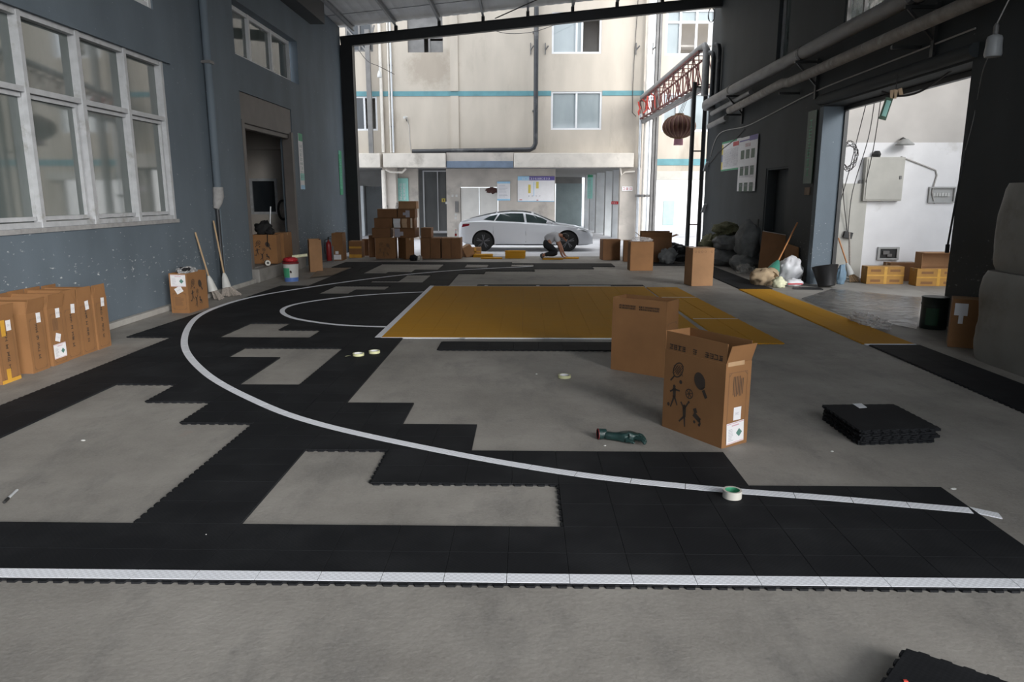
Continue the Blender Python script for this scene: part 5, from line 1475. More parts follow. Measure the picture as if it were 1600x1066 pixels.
# ================================================================= KNEELING MAN
PX, PY_ = .02, 21.55
man = empty('person', (.0, PY_, 0), 0, 'man in pale shirt and black trousers kneeling over orange tiles beside the car', 'person')
hip, chest, neck = (.60, 0, .47), (.80, 0, .68), (.95, 0, .73)
nodes = [(.60, 0, .47, .105), (.72, 0, .62, .125), (.86, 0, .71, .13), (.97, 0, .715, .06), (1.05, 0, .69, .055), (1.13, 0, .655, .10), (1.19, 0, .605, .085)]
edges = [(0, 1), (1, 2), (2, 3), (3, 4), (4, 5), (5, 6)]
HANDS = []
for s, ex, hx, hy, hz in ((-1, 1.0, 1.06, -.16, .075), (1, 1.06, 1.14, .18, .085)):
    b = len(nodes)
    nodes += [(.88, s * .17, .66, .065), (ex - .03, s * .22, .40, .048), (hx - .02, hy * 1.05, hz + .09, .032), (hx + .01, hy, hz + .015, .034)]
    edges += [(2, b), (b, b + 1), (b + 1, b + 2), (b + 2, b + 3)]
    for k in range(4):
        f = len(nodes); yk = hy + (k - 1.5) * .019; ln = (.055, .066, .062, .048)[k]
        nodes += [(hx + .045, yk, hz - .005, .010), (hx + .045 + ln, yk * 1.01, hz - .034, .008)]
        edges += [(b + 3, f), (f, f + 1)]
    f = len(nodes); nodes += [(hx + .01, hy - s * .04, hz, .011), (hx + .05, hy - s * .055, hz - .025, .009)]; edges += [(b + 3, f), (f, f + 1)]
for s in (-1, 1):
    b = len(nodes)
    kx, kz, ax, az = (.90, .13, .56, .13) if s == 1 else (.90, .22, .52, .12)
    nodes += [(.62, s * .11, .42, .10), (kx, s * .15, kz, .065), (ax, s * .13, az, .045), (ax - .06, s * .13, .085, .035)]
    edges += [(0, b), (b, b + 1), (b + 1, b + 2), (b + 2, b + 3)]
for s in (-1, 1):
    b = len(nodes); nodes += [(1.125, s * .085, .625, .022), (1.12, s * .105, .615, .014)]; edges += [(5, b), (b, b + 1)]
b = len(nodes); nodes += [(1.185, 0, .535, .024), (1.20, 0, .505, .014)]; edges += [(6, b), (b, b + 1)]
skin('body', nodes, edges, M['skin'], man)
nodes = [(.60, 0, .49, .172), (.70, 0, .62, .178), (.85, 0, .715, .158), (.93, 0, .725, .10)]
edges = [(0, 1), (1, 2), (2, 3)]
for s, ex in ((-1, 1.0), (1, 1.06)):
    b = len(nodes); nodes += [(.88, s * .18, .66, .09), (ex - .06, s * .22, .50, .085)]; edges += [(2, b), (b, b + 1)]
skin('shirt', nodes, edges, M['shirt'], man)
nodes = [(.635, 0, .565, .15), (.575, 0, .47, .165)]; edges = [(0, 1)]
for s in (-1, 1):
    b = len(nodes); kx, kz, ax, az = (.91, .13, .58, .12) if s == 1 else (.91, .22, .54, .12)
    nodes += [(.62, s * .085, .42, .135), (.765, s * .125, (.40 + kz) / 2, .105), (kx, s * .15, kz, .082), ((kx + ax) / 2, s * .14, (kz + az) / 2, .075), (ax, s * .13, az, .058)]
    edges += [(1, b), (b, b + 1), (b + 1, b + 2), (b + 2, b + 3), (b + 3, b + 4)]
skin('trousers', nodes, edges, M['trousers'], man, root=1)
for s in (-1, 1):
    x = .50 if s == 1 else .46
    skin('shoe', [(x + .03, s * .13, .11, .05), (x - .03, s * .13, .13, .052), (x - .01, s * .13, .06, .045), (x + .05, s * .13, .042, .038)], [(0, 1), (1, 2), (2, 3)], M['shoe'], man)
mb = MB(); lump(mb, (1.165, 0, .665), (.115, .112, .09), 4, .12, 5, 22, 16, Matrix.Rotation(math.radians(38), 4, 'Y'), flat=False)
mb.build('hair', M['hair'], man, smooth=60)

# ================================================================= LEFT WALL THINGS
o = empty('drain_pipe', (LX + .09, 13.68, 0), 0, 'blue-grey painted pipe running down the left wall to a crusted plaster elbow', 'pipe')
mb = MB(); mb.tube([(0, 0, 1.9), (0, 0, 6.4)], .075, 14); mb.build('pipe_run', M['bluewall'], o, smooth=50)
mb = MB(); mb.tube([(.0, 0, 2.0), (.0, -.0, 1.83), (-.01, -.04, 1.72), (-.03, -.08, 1.60)], [.095, .10, .085, .05], 14); mb.build('plaster_elbow', M['plaster'], o, smooth=60)
mb = MB(); mb.tube([(-.02, -.05, 1.64), (-.02, -.03, .1)], .035, 10); mb.build('lower_pipe', M['black_pipe'], o, smooth=50)
mb = MB(); mb.box(-.09, .08, -.09, .09, 4.2, 4.25); mb.build('clamp', M['grey_steel'], o)

def leaning_tool(name, top, foot, label, cat, wrap=None, head='broom', pole_m='wood', group=None):
    top, foot = Vector(top), Vector(foot)
    o = empty(name, tuple(foot), 0, label, cat, group)
    T = top - foot; d = T.normalized()
    mb = MB(); mb.tube([d * .30, T], .016, 10); mb.build('handle', M[pole_m], o, smooth=50)
    if wrap:
        mb = MB(); mb.tube([d * .16, d * .22, d * .36, d * .44], [.085, .075, .05, .022], 14); mb.build('wrapping', M[wrap], o, smooth=50)
    side = d.cross(Vector((0, 0, 1))).normalized()
    if head == 'broom':
        mb = MB(); r = random.Random(len(label))
        for k in range(70):
            a = r.uniform(-1, 1); b = r.uniform(-1, 1)
            p = d * .20 + side * a * .04 + Vector((b * .03, 0, 0))
            q = side * a * .16 + Vector((.06 + b * .09, -.02 * b, .006 + r.uniform(0, .02)))
            mb.bar(p, q, .013)
        mb.build('bristles', M['grey_straw'] if pole_m == 'wood' else M['straw'], o)
    return o
leaning_tool('broom', xp(305, 363, LX + .03), gp(337, 468), 'dusty broom with a white-wrapped neck, left of the other by the pipe', 'broom', 'white_plastic')
leaning_tool('broom', xp(331, 345, LX + .05) + Vector((.03, 0, 0)), gp(357, 463), 'dusty broom leaning on the pipe beside the doorway step', 'broom', 'white_plastic')

# paint bucket, roll, extinguisher, bag on the doorway cartons
o = empty('paint_bucket', (-5.16, 15.62, 0), 0, 'white green and blue paint bucket with a red lid by the doorway step', 'bucket')
mb = MB(); mb.lathe([(.145, 0), (.165, .38), (.172, .385), (.172, .41), (.165, .41)], 32); mb.build('bucket_body', M['white_plastic'], o, smooth=40)
mb = MB(); mb.lathe([(.1462, .002), (.151, .09)], 32, caps=False); mb.build('blue_band', M['blue'], o, smooth=40)
mb = MB()
rr = []
for k in range(15):
    a = math.radians(150 + k * 9); rr.append([(.1535 * math.cos(a), .1535 * math.sin(a), .092), (.163 * math.cos(a), .163 * math.sin(a), .30)])
mb.loft(rr, False, False); mb.build('green_panel', M['green'], o, smooth=60)
mb = MB(); mb.lathe([(.174, .385), (.176, .42), (.15, .43), (.02, .43)], 32)
lid = mb.build('lid', M['dark_red'], o, smooth=40)
mb = MB(); lump(mb, (0, 0, .43), (.16, .15, .06), 4, .25, 3); mb.build('red_cloth', M['red'], o, smooth=60)
decal(o, 'dark_emblem', M['ink'], Matrix.Translation((.045, -.1615, .22)) @ Matrix.Rotation(math.pi / 2, 4, 'X'), lambda mb: disc(mb, (0, 0), .022, .03, .4))
q = gp(437, 409, .31); mb = MB()
mb.tube([(-.07, 0, 0), (.07, 0, 0)], .06, 20); a = mb.build('tape_roll', M['tape_roll'], smooth=40); a.location = (-5.80, 15.98, .372); a.rotation_euler = (0, 0, math.radians(-62))
tag(a, 'cream roll of tape lying on its side on the doorway step', 'tape roll')
mb = MB(); mb.tube([(-.07, 0, .0), (-.0705, 0, .0)], .025, 16); mb.tube([(.0702, 0, 0), (.071, 0, 0)], .028, 16); mb.build('core', M['trim_black'], a)
mb = MB(); mb.tube([(0, 0, .0), (.30, .12, .03)], .035, 12)
a = tag(mb.build('film_roll', M['crumple'], smooth=50), 'pale yellow film roll lying across the paint bucket lid', 'roll'); a.location = (-5.13, 15.66, .53)
o = empty('fire_extinguisher', (yp(514, 408, 20.7).x, 20.75, 0), 0, 'dark red fire extinguisher standing between two open cartons by the left wall', 'fire extinguisher')
mb = MB(); mb.lathe([(.07, 0), (.075, .01), (.075, .46), (.06, .53), (.025, .56), (.025, .60)], 22); mb.build('cylinder', M['ext_red'], o, smooth=45)
mb = MB(); mb.tube([(0, 0, .59), (0, 0, .68)], .02, 10); mb.bar((-.02, 0, .67), (.10, -.02, .70), .02, .012); mb.bar((-.02, 0, .64), (.09, -.02, .63), .02, .012); mb.build('valve_lever', M['trim_black'], o)
mb = MB(); mb.tube([(0, -.03, .62), (-.08, -.05, .60), (-.10, -.06, .4), (-.095, -.06, .2)], .012, 8); mb.build('hose', M['rubber'], o, smooth=50)
mb = MB(); mb.tube([(.115, .02, 0), (.115, .02, .42)], .03, 10); tag(mb.build('grey_tube', M['grey_steel'], smooth=50), 'short grey tube standing beside the fire extinguisher', 'tube').location = o.location
mb = MB(); lump(mb, (-6.02, 16.50, .975), (.20, .13, .17), 11, .35, 2.5); lump(mb, (-5.86, 16.44, .975), (.10, .09, .09), 12, .35, 3)
bg_ = tag(mb.build('black_bag', M['black_cloth'], smooth=70), 'crumpled black bag on the figured carton in the doorway', 'bag')
mb = MB(); mb.bar((-5.90, 16.375, 1.02), (-5.905, 16.345, .72), .03, .008); mb.build('strap', M['black_cloth'], bg_)
mb = MB(); mb.tube([(-5.93, 16.62, 1.05), (-5.90, 16.7, 1.60)], .015, 8)
tag(mb.build('metal_rod', M['silver_pipe'], smooth=50), 'thin silver rod sticking up behind the black bag', 'rod')
mb = MB(); mb.box(-8.35, -7.86, 20.42, 20.495, .312, 2.95)
rb = mb.build('red_banner', M['dark_red']); tag(rb, 'dark red panel on the inner wall of the doorway room, left of its window', 'panel')
mb = MB(); mb.box(-8.30, -7.92, 20.40, 20.413, 2.05, 2.75); mb.build('pale_notice', M['facade'], rb)
mb = MB()
mb.tube([(-6.88 + .13 * math.cos(a), 20.44, 1.45 + .26 * math.sin(a)) for a in [math.pi * (.35 + k * .1) for k in range(14)]], .035, 8)
tag(mb.build('cable_coil', M['cable'], smooth=50), 'black coil of cable hanging inside the doorway room', 'cable')

sign('banner', (LX + .005, 19.18, 2.72), FACE_PX, .34, 1.42, 'paper', [('green_header', 'green', rects((-.17, .17, .52, .71))), ('green_foot', 'mint', rects((-.17, .17, -.48, -.30))), ('blue_foot', 'sky_blue', rects((-.17, .17, -.71, -.60))), ('text', 'green_ink', rows(-.12, .14, -.42, .46, 8, .075, 21, 1.6))],
     'tall narrow banner, white with a green top, right of the roller doorway', 'banner')
sign('banner', (LX + .005, 23.2, 2.56), FACE_PX, .34, 1.36, 'green', [('pale_text', 'mint', rows(-.11, .13, -.5, .45, 9, .085, 22, 1.35)), ('pale_top', 'mint', rects((-.17, -.09, .56, .68)))], 'tall narrow green banner with pale characters beside the black post', 'banner')

# ================================================================= RIGHT WALL THINGS
sign('poster', (RX - .005, 22.0, 3.02), FACE_NX, 1.95, .86, 'paper', [('yellow_edge', 'yellow', rects((-.97, -.82, -.38, .36))), ('blue_panel', 'blue', rects((-.95, -.84, -.16, .06))), ('green_foot', 'green', rects((-.97, .97, -.43, -.385), (-.97, .6, .38, .43))), ('red_banner', 'red', rects((.25, .82, .24, .36))), ('text', 'grey_ink', rows(-.74, .9, -.32, .2, 6, .075, 31, 1.4))],
     'wide yellow-edged poster on the right wall, partly behind the white one', 'poster')
sign('poster', (RX - .03, 20.22, 2.70), FACE_NX, 1.62, 1.46, 'paper', [('blue_header', 'purple', rects((.1, .81, .60, .73), (-.81, .1, .62, .655))), ('red_title', 'red', rows(-.25, .25, .46, .54, 1, .09, 33)), ('dark_photo', 'dark_green', rects(*[(-.62 + i * .47, -.30 + i * .47, .14 - j * .44, .38 - j * .44) for i in range(3) for j in range(3)])), ('small_print', 'grey_ink', rows(-.66, .66, -.60, .12, 3, .06, 34, 1.3))],
     'white poster with nine dark pictures on the right wall', 'poster')
sign('banner', (RX - .02, 15.86, 2.85), FACE_NX, .46, 1.5, 'dark_green', [('pale_text', 'green', rows(-.12, .14, -.6, .6, 6, .18, 37, 1.3))], 'dark green banner with faint characters beside the blue-grey door jamb', 'banner')
mb = MB(); mb.box(RX - .02, RX - .001, 15.72, 16.0, 1.86, 2.02)
tag(mb.build('wall_plate', M['rug']), 'small brown plate on the right wall under the dark green banner', 'plate')
for z, lb in ((2.82, 'upper of the two small white lamps clipped to the right wall corner'), (1.46, 'lower of the two small white lamps clipped to the right wall corner')):
    o = empty('clip_lamp', (RX - .04, 24.6, z), 0, lb, 'lamp')
    mb = MB(); mb.bar((-.02, -.1, .12), (-.07, .1, -.16), .10, .05); mb.build('lamp_head', M['bulb'], o)
    mb = MB(); mb.bar((.038, 0, 0), (-.03, 0, 0), .03); mb.build('arm', M['black_steel'], o)
# long pipes along the right wall
o = empty('wall_pipe', (5.70, 24.0, 4.72), 0, 'thick grey lagged pipe high along the right wall', 'pipe')
mb = MB(); mb.tube([(.30, .35, -.05), (.05, .15, -.06), (0, -.1, -.02), (0, -3, 0), (0, -9.95, .02), (0, -20, .02), (0, -27, .02)], .135, 16); mb.build('pipe_run', M['pipe_wrap'], o, smooth=50)
for y in (-3.0, -8.2, -12.6):
    mb = MB(); mb.lathe([(.142, -.06), (.142, .06)], 16, Matrix.Translation((0, y, .01)) @ Matrix.Rotation(math.pi / 2, 4, 'X')); mb.build('clamp', M['black_steel'], o)
for y in (-3.0, -8.2, -12.6):
    mb = MB(); mb.bar((-.15, y, -.16), (.348, y, -.16), .05); mb.bar((-.1, y, -.18), (.348, y, -.65), .04); mb.box(.30, .348, y - .04, y + .04, -.9, -.1); mb.build('bracket', M['black_steel'], o)
o = empty('wall_pipe', (5.72, 21.2, 4.22), 0, 'thinner stained lagged pipe running below the thick one on the right wall', 'pipe')
mb = MB(); mb.tube([(0, 0, -.02), (0, -2, .03), (0, -4.2, .10), (.0, -4.6, .05), (0, -5.4, .05), (0, -8, .06), (0, -12, .07), (0, -22, .08)], .10, 14); mb.build('pipe_run', M['pipe_rust'], o, smooth=50)
for y in (-.1, -4.4, -9.4):
    mb = MB(); mb.box(-.12, .328, y - .03, y + .03, -.17, -.12); mb.build('bracket', M['black_steel'], o)
for (y0, z0, y1, z1, r, lb) in ((23.6, 4.38, 19.6, 4.48, .07, 'short lagged pipe between the two long ones, far end of the right wall'), (23.9, 4.02, 21.9, 4.08, .08, 'stub of lagged pipe lowest at the far end of the right wall')):
    mb = MB(); mb.tube([(5.82, y0, z0), (5.82, y1, z1)], r, 12); mb.bar((5.82, (y0 + y1) / 2, z0), (RX - .002, (y0 + y1) / 2, z0), .04)
    tag(mb.build('pipe_stub', M['pipe_wrap'], smooth=50), lb, 'pipe')
for y, z1, lb in ((24.3, 6.35, 'dark vertical pipe on the right wall nearest its far corner'), (23.6, 6.45, 'dark vertical pipe on the right wall, second from its far corner')):
    mb = MB(); mb.tube([(5.95, y, 4.75), (5.95, y, z1 - .2), (5.93, y + .05, z1 - .05), (5.86, y + .2, z1)], .075, 12)
    tag(mb.build('riser_pipe', M['black_pipe'], smooth=50), lb, 'pipe')
mb = MB(); mb.tube(catmull([(RX - .015, 24.4, 3.1), (RX - .02, 23.4, 3.75), (RX - .02, 20.6, 3.72), (RX - .02, 18.6, 3.82), (RX - .02, 15.8, 3.98), (RX - .02, 13, 4.02), (RX - .02, 10.4, 4.05)], 6), .014, 6)
tag(mb.build('cable', M['pale_cable']), 'thin pale cable running along the right wall under the pipes', 'cable')
mb = MB(); mb.tube(catmull([(RX - .02, 24.3, 2.9), (RX - .03, 23.2, 3.2), (RX - .02, 21.6, 3.45), (RX - .02, 20.7, 3.66)], 6), .012, 6)
tag(mb.build('cable', M['cable']), 'dark drooping cable on the right wall above the posters', 'cable')

# milky lamp on its wire
LP = yp(1553, 72, 9.0)
o = empty('hanging_lamp', tuple(LP), 0, 'milky cylindrical lamp hanging at the upper right', 'lamp')
mb = MB(); mb.lathe([(.02, .17), (.026, .13), (.072, .11), (.084, .08), (.086, .0), (.096, -.09), (.085, -.12), (.02, -.13)], 24); mb.build('lamp_cover', M['bulb'], o, smooth=45)
mb = MB(); mb.lathe([(.028, .13), (.028, .22), (.015, .25)], 14); mb.build('socket', M['grey_steel'], o)
mb = MB(); mb.tube([(0, 0, .24), (.16, .02, .62), (.56, .05, 1.35), (RX - LP.x - .002, .1, 1.42)], .008, 6); mb.build('wire', M['pale_cable'], o)
mb = MB(); mb.tube([p - LP for p in catmull([yp(1546, 86, 9.0), yp(1536, 110, 9.3), xp(1528, 150, RX - .02), xp(1520, 190, RX - .02), xp(1508, 236, RX - .02)], 6)], .006, 6)
a = tag(mb.build('cable', M['grey_steel']), 'thin grey cable hanging down beside the right door opening', 'cable'); a.location = tuple(LP)
o = empty('pull_rod', tuple(xp(1508, 235, 5.98)), 0, 'thin black pull rod hanging at the right edge of the side opening', 'rod')
e = xp(1481, 382, 5.98) - Vector(o.location)
mb = MB(); mb.tube([(0, 0, 0), e], .014, 8); mb.build('rod', M['black_steel'], o); mb = MB(); mb.tube([e, e + Vector((0, 0, -.12))], .028, 10); mb.build('grip', M['rubber'], o)

# things in the side room
WY = 16.3
def wq(px, py, d=0.0): return yp(px, py, WY - d)
a, b = wq(1350, 246), wq(1403, 314)
o = empty('switch_cabinet', ((a.x + b.x) / 2, WY - .003, (a.z + b.z) / 2), 0, 'flat cream switch cabinet high on the white side-room wall', 'cabinet')
w, h = b.x - a.x, a.z - b.z
mb = MB(); mb.box(-w / 2, w / 2, -.14, 0, -h / 2, h / 2); mb.build('cabinet_body', M['cream_metal'], o, bevel=.008)
mb = MB(); mb.box(-w / 2 + .035, w / 2 - .03, -.155, -.142, -h / 2 + .03, h / 2 - .04); d = mb.build('door', M['cream_metal'], o, bevel=.005)
mb = MB(); mb.box(w / 2 - .10, w / 2 - .06, -.175, -.156, .0, .07); mb.build('latch', M['grey_steel'], d)
mb = MB(); mb.lathe([(.075, .0), (.09, .06), (.06, .12), (.05, .13)], 8, Matrix.Translation((-.18, -.07, h / 2 + .003))); mb.build('black_knob', M['trim_black'], o)
a, b = wq(1304, 287), wq(1342, 425)
o = empty('steel_door_leaf', ((a.x + b.x) / 2, WY - .01, 0), 0, 'tall pale yellow-grey metal door leaf against the side-room wall', 'door leaf')
w = b.x - a.x
mb = MB(); mb.box(-w / 2 - .15, w / 2, -.05, 0, .02, a.z); mb.build('leaf', M['cream_metal'], o, bevel=.006)
mb = MB(); mb.box(-w / 2 + .1, -w / 2 + .16, -.05, -.02, a.z + .001, a.z + .09); mb.box(w / 2 - .2, w / 2 - .12, -.05, -.02, a.z + .001, a.z + .08); mb.build('hook', M['grey_steel'], o)
a, b = wq(1451, 292), wq(1489, 317)
o = empty('fuse_box', ((a.x + b.x) / 2, WY - .003, (a.z + b.z) / 2), 0, 'grey open fuse box with a rail of breakers on the white wall', 'fuse box'); w, h = b.x - a.x, a.z - b.z
mb = MB(); panel(mb, 'y', -.06, 0, -w / 2, w / 2, -h / 2, h / 2, [(-w / 2 + .03, w / 2 - .03, -h / 2 + .03, h / 2 - .03)]); mb.box(-w / 2, w / 2, -.008, 0, -h / 2, h / 2); mb.build('box_frame', M['grey_box'], o)
mb = MB()
for k in range(6): mb.box(-w * .34 + k * .062, -w * .34 + k * .062 + .052, -.05, -.01, -.03, .04)
mb.build('breakers', M['white_plastic'], o)
a, b = wq(1371, 386), wq(1402, 406)
o = empty('socket_box', ((a.x + b.x) / 2, WY - .003, (a.z + b.z) / 2), 0, 'grey socket box near the floor of the white side-room wall', 'socket box'); w, h = b.x - a.x, a.z - b.z
mb = MB(); panel(mb, 'y', -.05, 0, -w / 2, w / 2, -h / 2, h / 2, [(-w / 2 + .05, w / 2 - .05, -h / 2 + .04, h / 2 - .04)]); mb.build('box_frame', M['grey_box'], o)
mb = MB(); mb.box(-w / 2 + .05, w / 2 - .05, -.012, -.004, -h / 2 + .04, h / 2 - .04); mb.build('dark_back', M['trim_black'], o)
mb = MB(); mb.box(-.12, .02, -.05, -.012, -.02, .06); mb.box(-.02, .08, -.05, -.012, -.07, -.01); mb.build('socket', M['grey_steel'], o)
q = wq(1414, 224, .2)
o = empty('added_wall_lamp', tuple(q), 0, 'grey conical lamp shade high on the side-room wall', 'lamp')  # lamp made up in place of a flat grey patch on the wall
mb = MB(); mb.lathe([(.05, .09), (.19, -.02), (.185, -.035), (.03, -.035)], 24); mb.build('shade', M['grey_box'], o, smooth=50)
mb = MB(); mb.tube([(0, 0, .08), (0, .1, .12), (0, .195, .10)], .02, 8); mb.build('arm', M['grey_steel'], o)
mb = MB(); mb.tube([wq(1408, 245, .02), wq(1462, 266, .02), wq(1464, 274, .02), wq(1456, 300, .03), wq(1460, 318, .02)], .016, 8)
tag(mb.build('conduit', M['pale_cable'], smooth=50), 'slanting grey conduit running down to the fuse box', 'conduit')
r = random.Random(3)
q = yp(1324, 240, 15.9)
mb = MB()
pts = []
for k in range(90):
    a = k * .35; rr = .22 + .05 * math.sin(k * .9)
    pts.append(q + Vector((rr * .75 * math.cos(a) + .03, .02 * math.sin(k), rr * 1.2 * math.sin(a) - .05)))
mb.tube(pts, .008, 5)
tag(mb.build('cable_coil', M['cable']), 'loose coil of thin cable hung by the blue-grey door jamb', 'cable')
q1, q2, q3 = yp(1357, 148, 15.2), yp(1316, 260, 15.6), yp(1325, 366, 16.2)
o = empty('hanging_cables', tuple(q1), 0, 'thin cables hanging from the lintel down to a dark plug box', 'cable')
mb = MB()
for A in ([(1357, 148, 15.2), (1340, 215, 15.5), (1326, 270, 15.8), (1309, 330, 16.1)], [(1368, 146, 15.2), (1357, 215, 15.6), (1332, 300, 16.1), (1325, 364, 16.2)], [(1378, 143, 15.2), (1366, 225, 15.7), (1352, 290, 16.2)], [(1316, 255, 15.8), (1318, 310, 16.1), (1324, 364, 16.2)]):
    mb.tube([p - q1 for p in catmull([yp(*z) for z in A], 5)], .009, 5)
mb.build('wires', M['cable'], o)
mb = MB(); mb.box(-.09, .09, -.04, .04, -.09, .05, Matrix.Translation(q3 - q1) @ Matrix.Rotation(.2, 4, 'Y')); mb.build('plug_box', M['trim_black'], o)
mb = MB(); mb.tube(catmull([yp(1378, 143, 11.9), yp(1405, 150, 11.7), yp(1440, 142, 11.5), yp(1487, 110, 11.2)], 8), .016, 7)
tag(mb.build('cable', M['cable']), 'sagging dark cable under the lintel of the side opening', 'cable')
q = yp(1400, 140, 11.7)
o = empty('hanging_sign', tuple(q), 0, 'small tilted green plate with pale tags hanging from the side opening lintel', 'sign')
T = Matrix.Rotation(math.radians(14), 4, 'Y')
mb = MB(); mb.box(-.11, -.0, -.012, .012, -.47, -.14, T); mb.build('green_plate', M['dark_green'], o)
mb = MB(); mb.box(-.09, -.02, -.016, -.013, -.42, -.18, T); mb.build('pale_front', M['mint'], o)
for x, a in ((-.06, -.1), (.0, .1), (.06, -.3)):
    mb = MB(); mb.box(x - .03, x + .03, -.006, .006, -.13, .0, Matrix.Rotation(a, 4, 'Y')); mb.build('paper_tag', M['kraft_edge'], o)
mb = MB(); mb.tube([(0, 0, 0), (.01, .02, .22)], .006, 5); mb.build('string', M['cable'], o)
leaning_tool('broom', yp(1310, 372, 16.0), gp(1333, 441), 'straw broom with a reddish pole and white wrap in the side room', 'broom', 'white_plastic', pole_m='orange_wood')
mb = MB(); mb.tube([gp(1328, 440) + Vector((0, 0, .02)), yp(1327, 363, 16.0)], .02, 8)
tag(mb.build('pole', M['grey_straw'], smooth=50), 'brown pole standing against the pale door leaf in the side room', 'pole')
mb = MB(); lump(mb, (0, 0, 0), (.10, .08, .24), 17, .25, 2.5, 24, 16)
a = tag(mb.build('bundle', M['muted_blue'], smooth=60), 'pale blue bundle standing behind the black tub', 'bundle'); a.location = tuple(gp(1313, 444))
o = empty('scoop_tub', tuple(gp(1292, 449)), math.radians(20), 'black plastic tub tipped towards the side room', 'tub')
mb = MB(); T = Matrix.Rotation(math.radians(-14), 4, 'X')
mb.lathe([(.16, .02), (.25, .42), (.262, .43), (.255, .44), (.235, .42), (.15, .05)], 26, T); mb.build('tub_shell', M['dark_tub'], o, smooth=45)
mb = MB()
mb.prism([(-.30, -.05), (.25, -.15), (.30, .12), (-.22, .2)], .004, .02, Matrix.Translation(gp(1262, 452)))
tag(mb.build('dustpan', M['dark_tub']), 'flat black dustpan on the floor left of the tub', 'dustpan')
# plastic sheeting on the floor of the opening
mb = MB(); P0, P1, P2, P3 = gp(1232, 474), gp(1300, 452), gp(1440, 466), gp(1432, 516)
n = 22; vs = []
for i in range(n + 1):
    for j in range(n + 1):
        u, v = i / n, j / n
        p = (P0 * (1 - u) + P3 * u) * (1 - v) + (P1 * (1 - u) + P2 * u) * v
        p.z = .014 + .008 * noise.noise(Vector((p.x * 1.6, p.y * 1.6, 0))) + .003 * noise.noise(Vector((p.x * 8, p.y * 8, 3)))
        if p.x < 4.98: p.x = 4.98 + (p.x - 4.98) * .0
        vs.append(p)
mb.add(vs, [(i * (n + 1) + j, (i + 1) * (n + 1) + j, (i + 1) * (n + 1) + j + 1, i * (n + 1) + j + 1) for i in range(n) for j in range(n)])
tag(mb.build('plastic_sheet', M['sheet'], smooth=180), 'wrinkled grey plastic sheet spread on the floor before the side opening', 'plastic sheet')
mb = MB(); lump(mb, (4.95, 10.3, .012), (.13, .42, .085), 31, .55, 4, 34, 20, Matrix.Rotation(.15, 4, 'Z'))
tag(mb.build('crumpled_film', M['film'], smooth=60), 'crumpled clear film lying over the edge of the orange strip', 'film')
o = empty('paint_drum', (5.77, 10.12, 0), 0, 'black and dark green paint drum at the corner of the side opening', 'drum')
mb = MB(); mb.lathe([(.165, 0), (.17, .01), (.17, .33), (.176, .335), (.176, .36), (.17, .365), (.172, .43), (.18, .44), (.17, .45), (.02, .445)], 30); mb.build('drum_body', M['drum'], o, smooth=40)
mb = MB(); rr = []
for k in range(10):
    a = math.radians(205 + k * 6); rr.append([(.1715 * math.cos(a), .1715 * math.sin(a), .06), (.1715 * math.cos(a), .1715 * math.sin(a), .30)])
mb.loft(rr, False, False); mb.build('label', M['dark_green'], o, smooth=60)
mb = MB(); lump(mb, (5.95, 9.83, 0), (.06, .06, .10), 3, .3, 3); tag(mb.build('blue_rag', M['blue'], smooth=60), 'small bluish rag at the foot of the paint drum', 'rag')

# wrapped foam bundles by the right wall
def bundle(loc, sx_, sy, sz, seed, label):
    o = empty('foam_bundle', loc, 0, label, 'foam bundle')
    mb = MB(); n = 44; rings = []
    for k in range(15):
        t = k / 14; z = sz * t; e = 1 - .045 * abs(2 * t - 1) ** 8
        ring = []
        for i in range(n):
            a = 2 * math.pi * i / n; c, s_ = math.cos(a), math.sin(a); p = .17
            x = math.copysign(abs(c) ** p, c); y = math.copysign(abs(s_) ** p, s_)
            q = e * (1 + .03 * noise.noise(Vector((x * 1.5 + seed, y * 1.5, z * 2.5))) + .012 * noise.noise(Vector((x * 4, y * 5 + seed, z * 9))))
            ring.append((x * sx_ / 2 * q, y * sy / 2 * q, z))
        rings.append(ring)
    mb.loft(rings); mb.build('foam_sheets', M['foam'], o, smooth=60)
    mb = MB()
    for zz in ():
        ring = []
        for i in range(n + 1):
            a = 2 * math.pi * i / n; c, s_ = math.cos(a), math.sin(a); p = .17
            ring.append((math.copysign(abs(c) ** p, c) * sx_ / 2 * 1.035, math.copysign(abs(s_) ** p, s_) * sy / 2 * 1.035, zz * sz))
        mb.tube(ring, .012, 5)
    return o
bundle((5.57, 6.98, 0), .89, 2.5, 1.02, 1, 'lower wrapped grey foam bundle by the right wall')
bundle((5.60, 6.98, 1.025), .83, 2.42, .95, 5, 'upper wrapped grey foam bundle stacked at the right edge')

# sacks, boards and bags heaped by the far right wall
def sack(loc, r, seed, label, m='sack_grey', rz=0.0, tilt=0.0, cat='sack', group=None, amp=.27):
    mb = MB(); lump(mb, (0, 0, 0), r, seed, amp, 2.2, 30, 20)
    o = mb.build('sack' if cat == 'sack' else cat.replace(' ', '_'), M[m], smooth=70); o.location = loc; o.rotation_euler = (tilt, 0, rz)
    return tag(o, label, cat, group)
sack((5.38, 19.6, 0), (.42, .62, .27), 1, 'dusty grey sack at the bottom of the heap by the right wall', rz=.1)
sack((5.44, 19.6, .42), (.38, .60, .24), 2, 'dusty grey sack in the middle of the heap by the right wall', rz=-.1)
sack((5.55, 18.3, 0), (.36, .46, .25), 3, 'plump grey sack in front of the heap, beside the leaning board', rz=.2)
sack((5.58, 18.3, .34), (.30, .36, .50), 4, 'grey sack standing upright on the heap beside the leaning board')
sack((5.45, 19.9, .80), (.34, .5, .2), 5, 'dull green scraps spread on top of the grey sacks', m='leafy', cat='scrap', amp=.4)
sack((5.40, 20.95, 0), (.38, .5, .42), 7, 'dark scraps heaped against the right wall behind the sacks', m='leafy', cat='scrap', amp=.45)
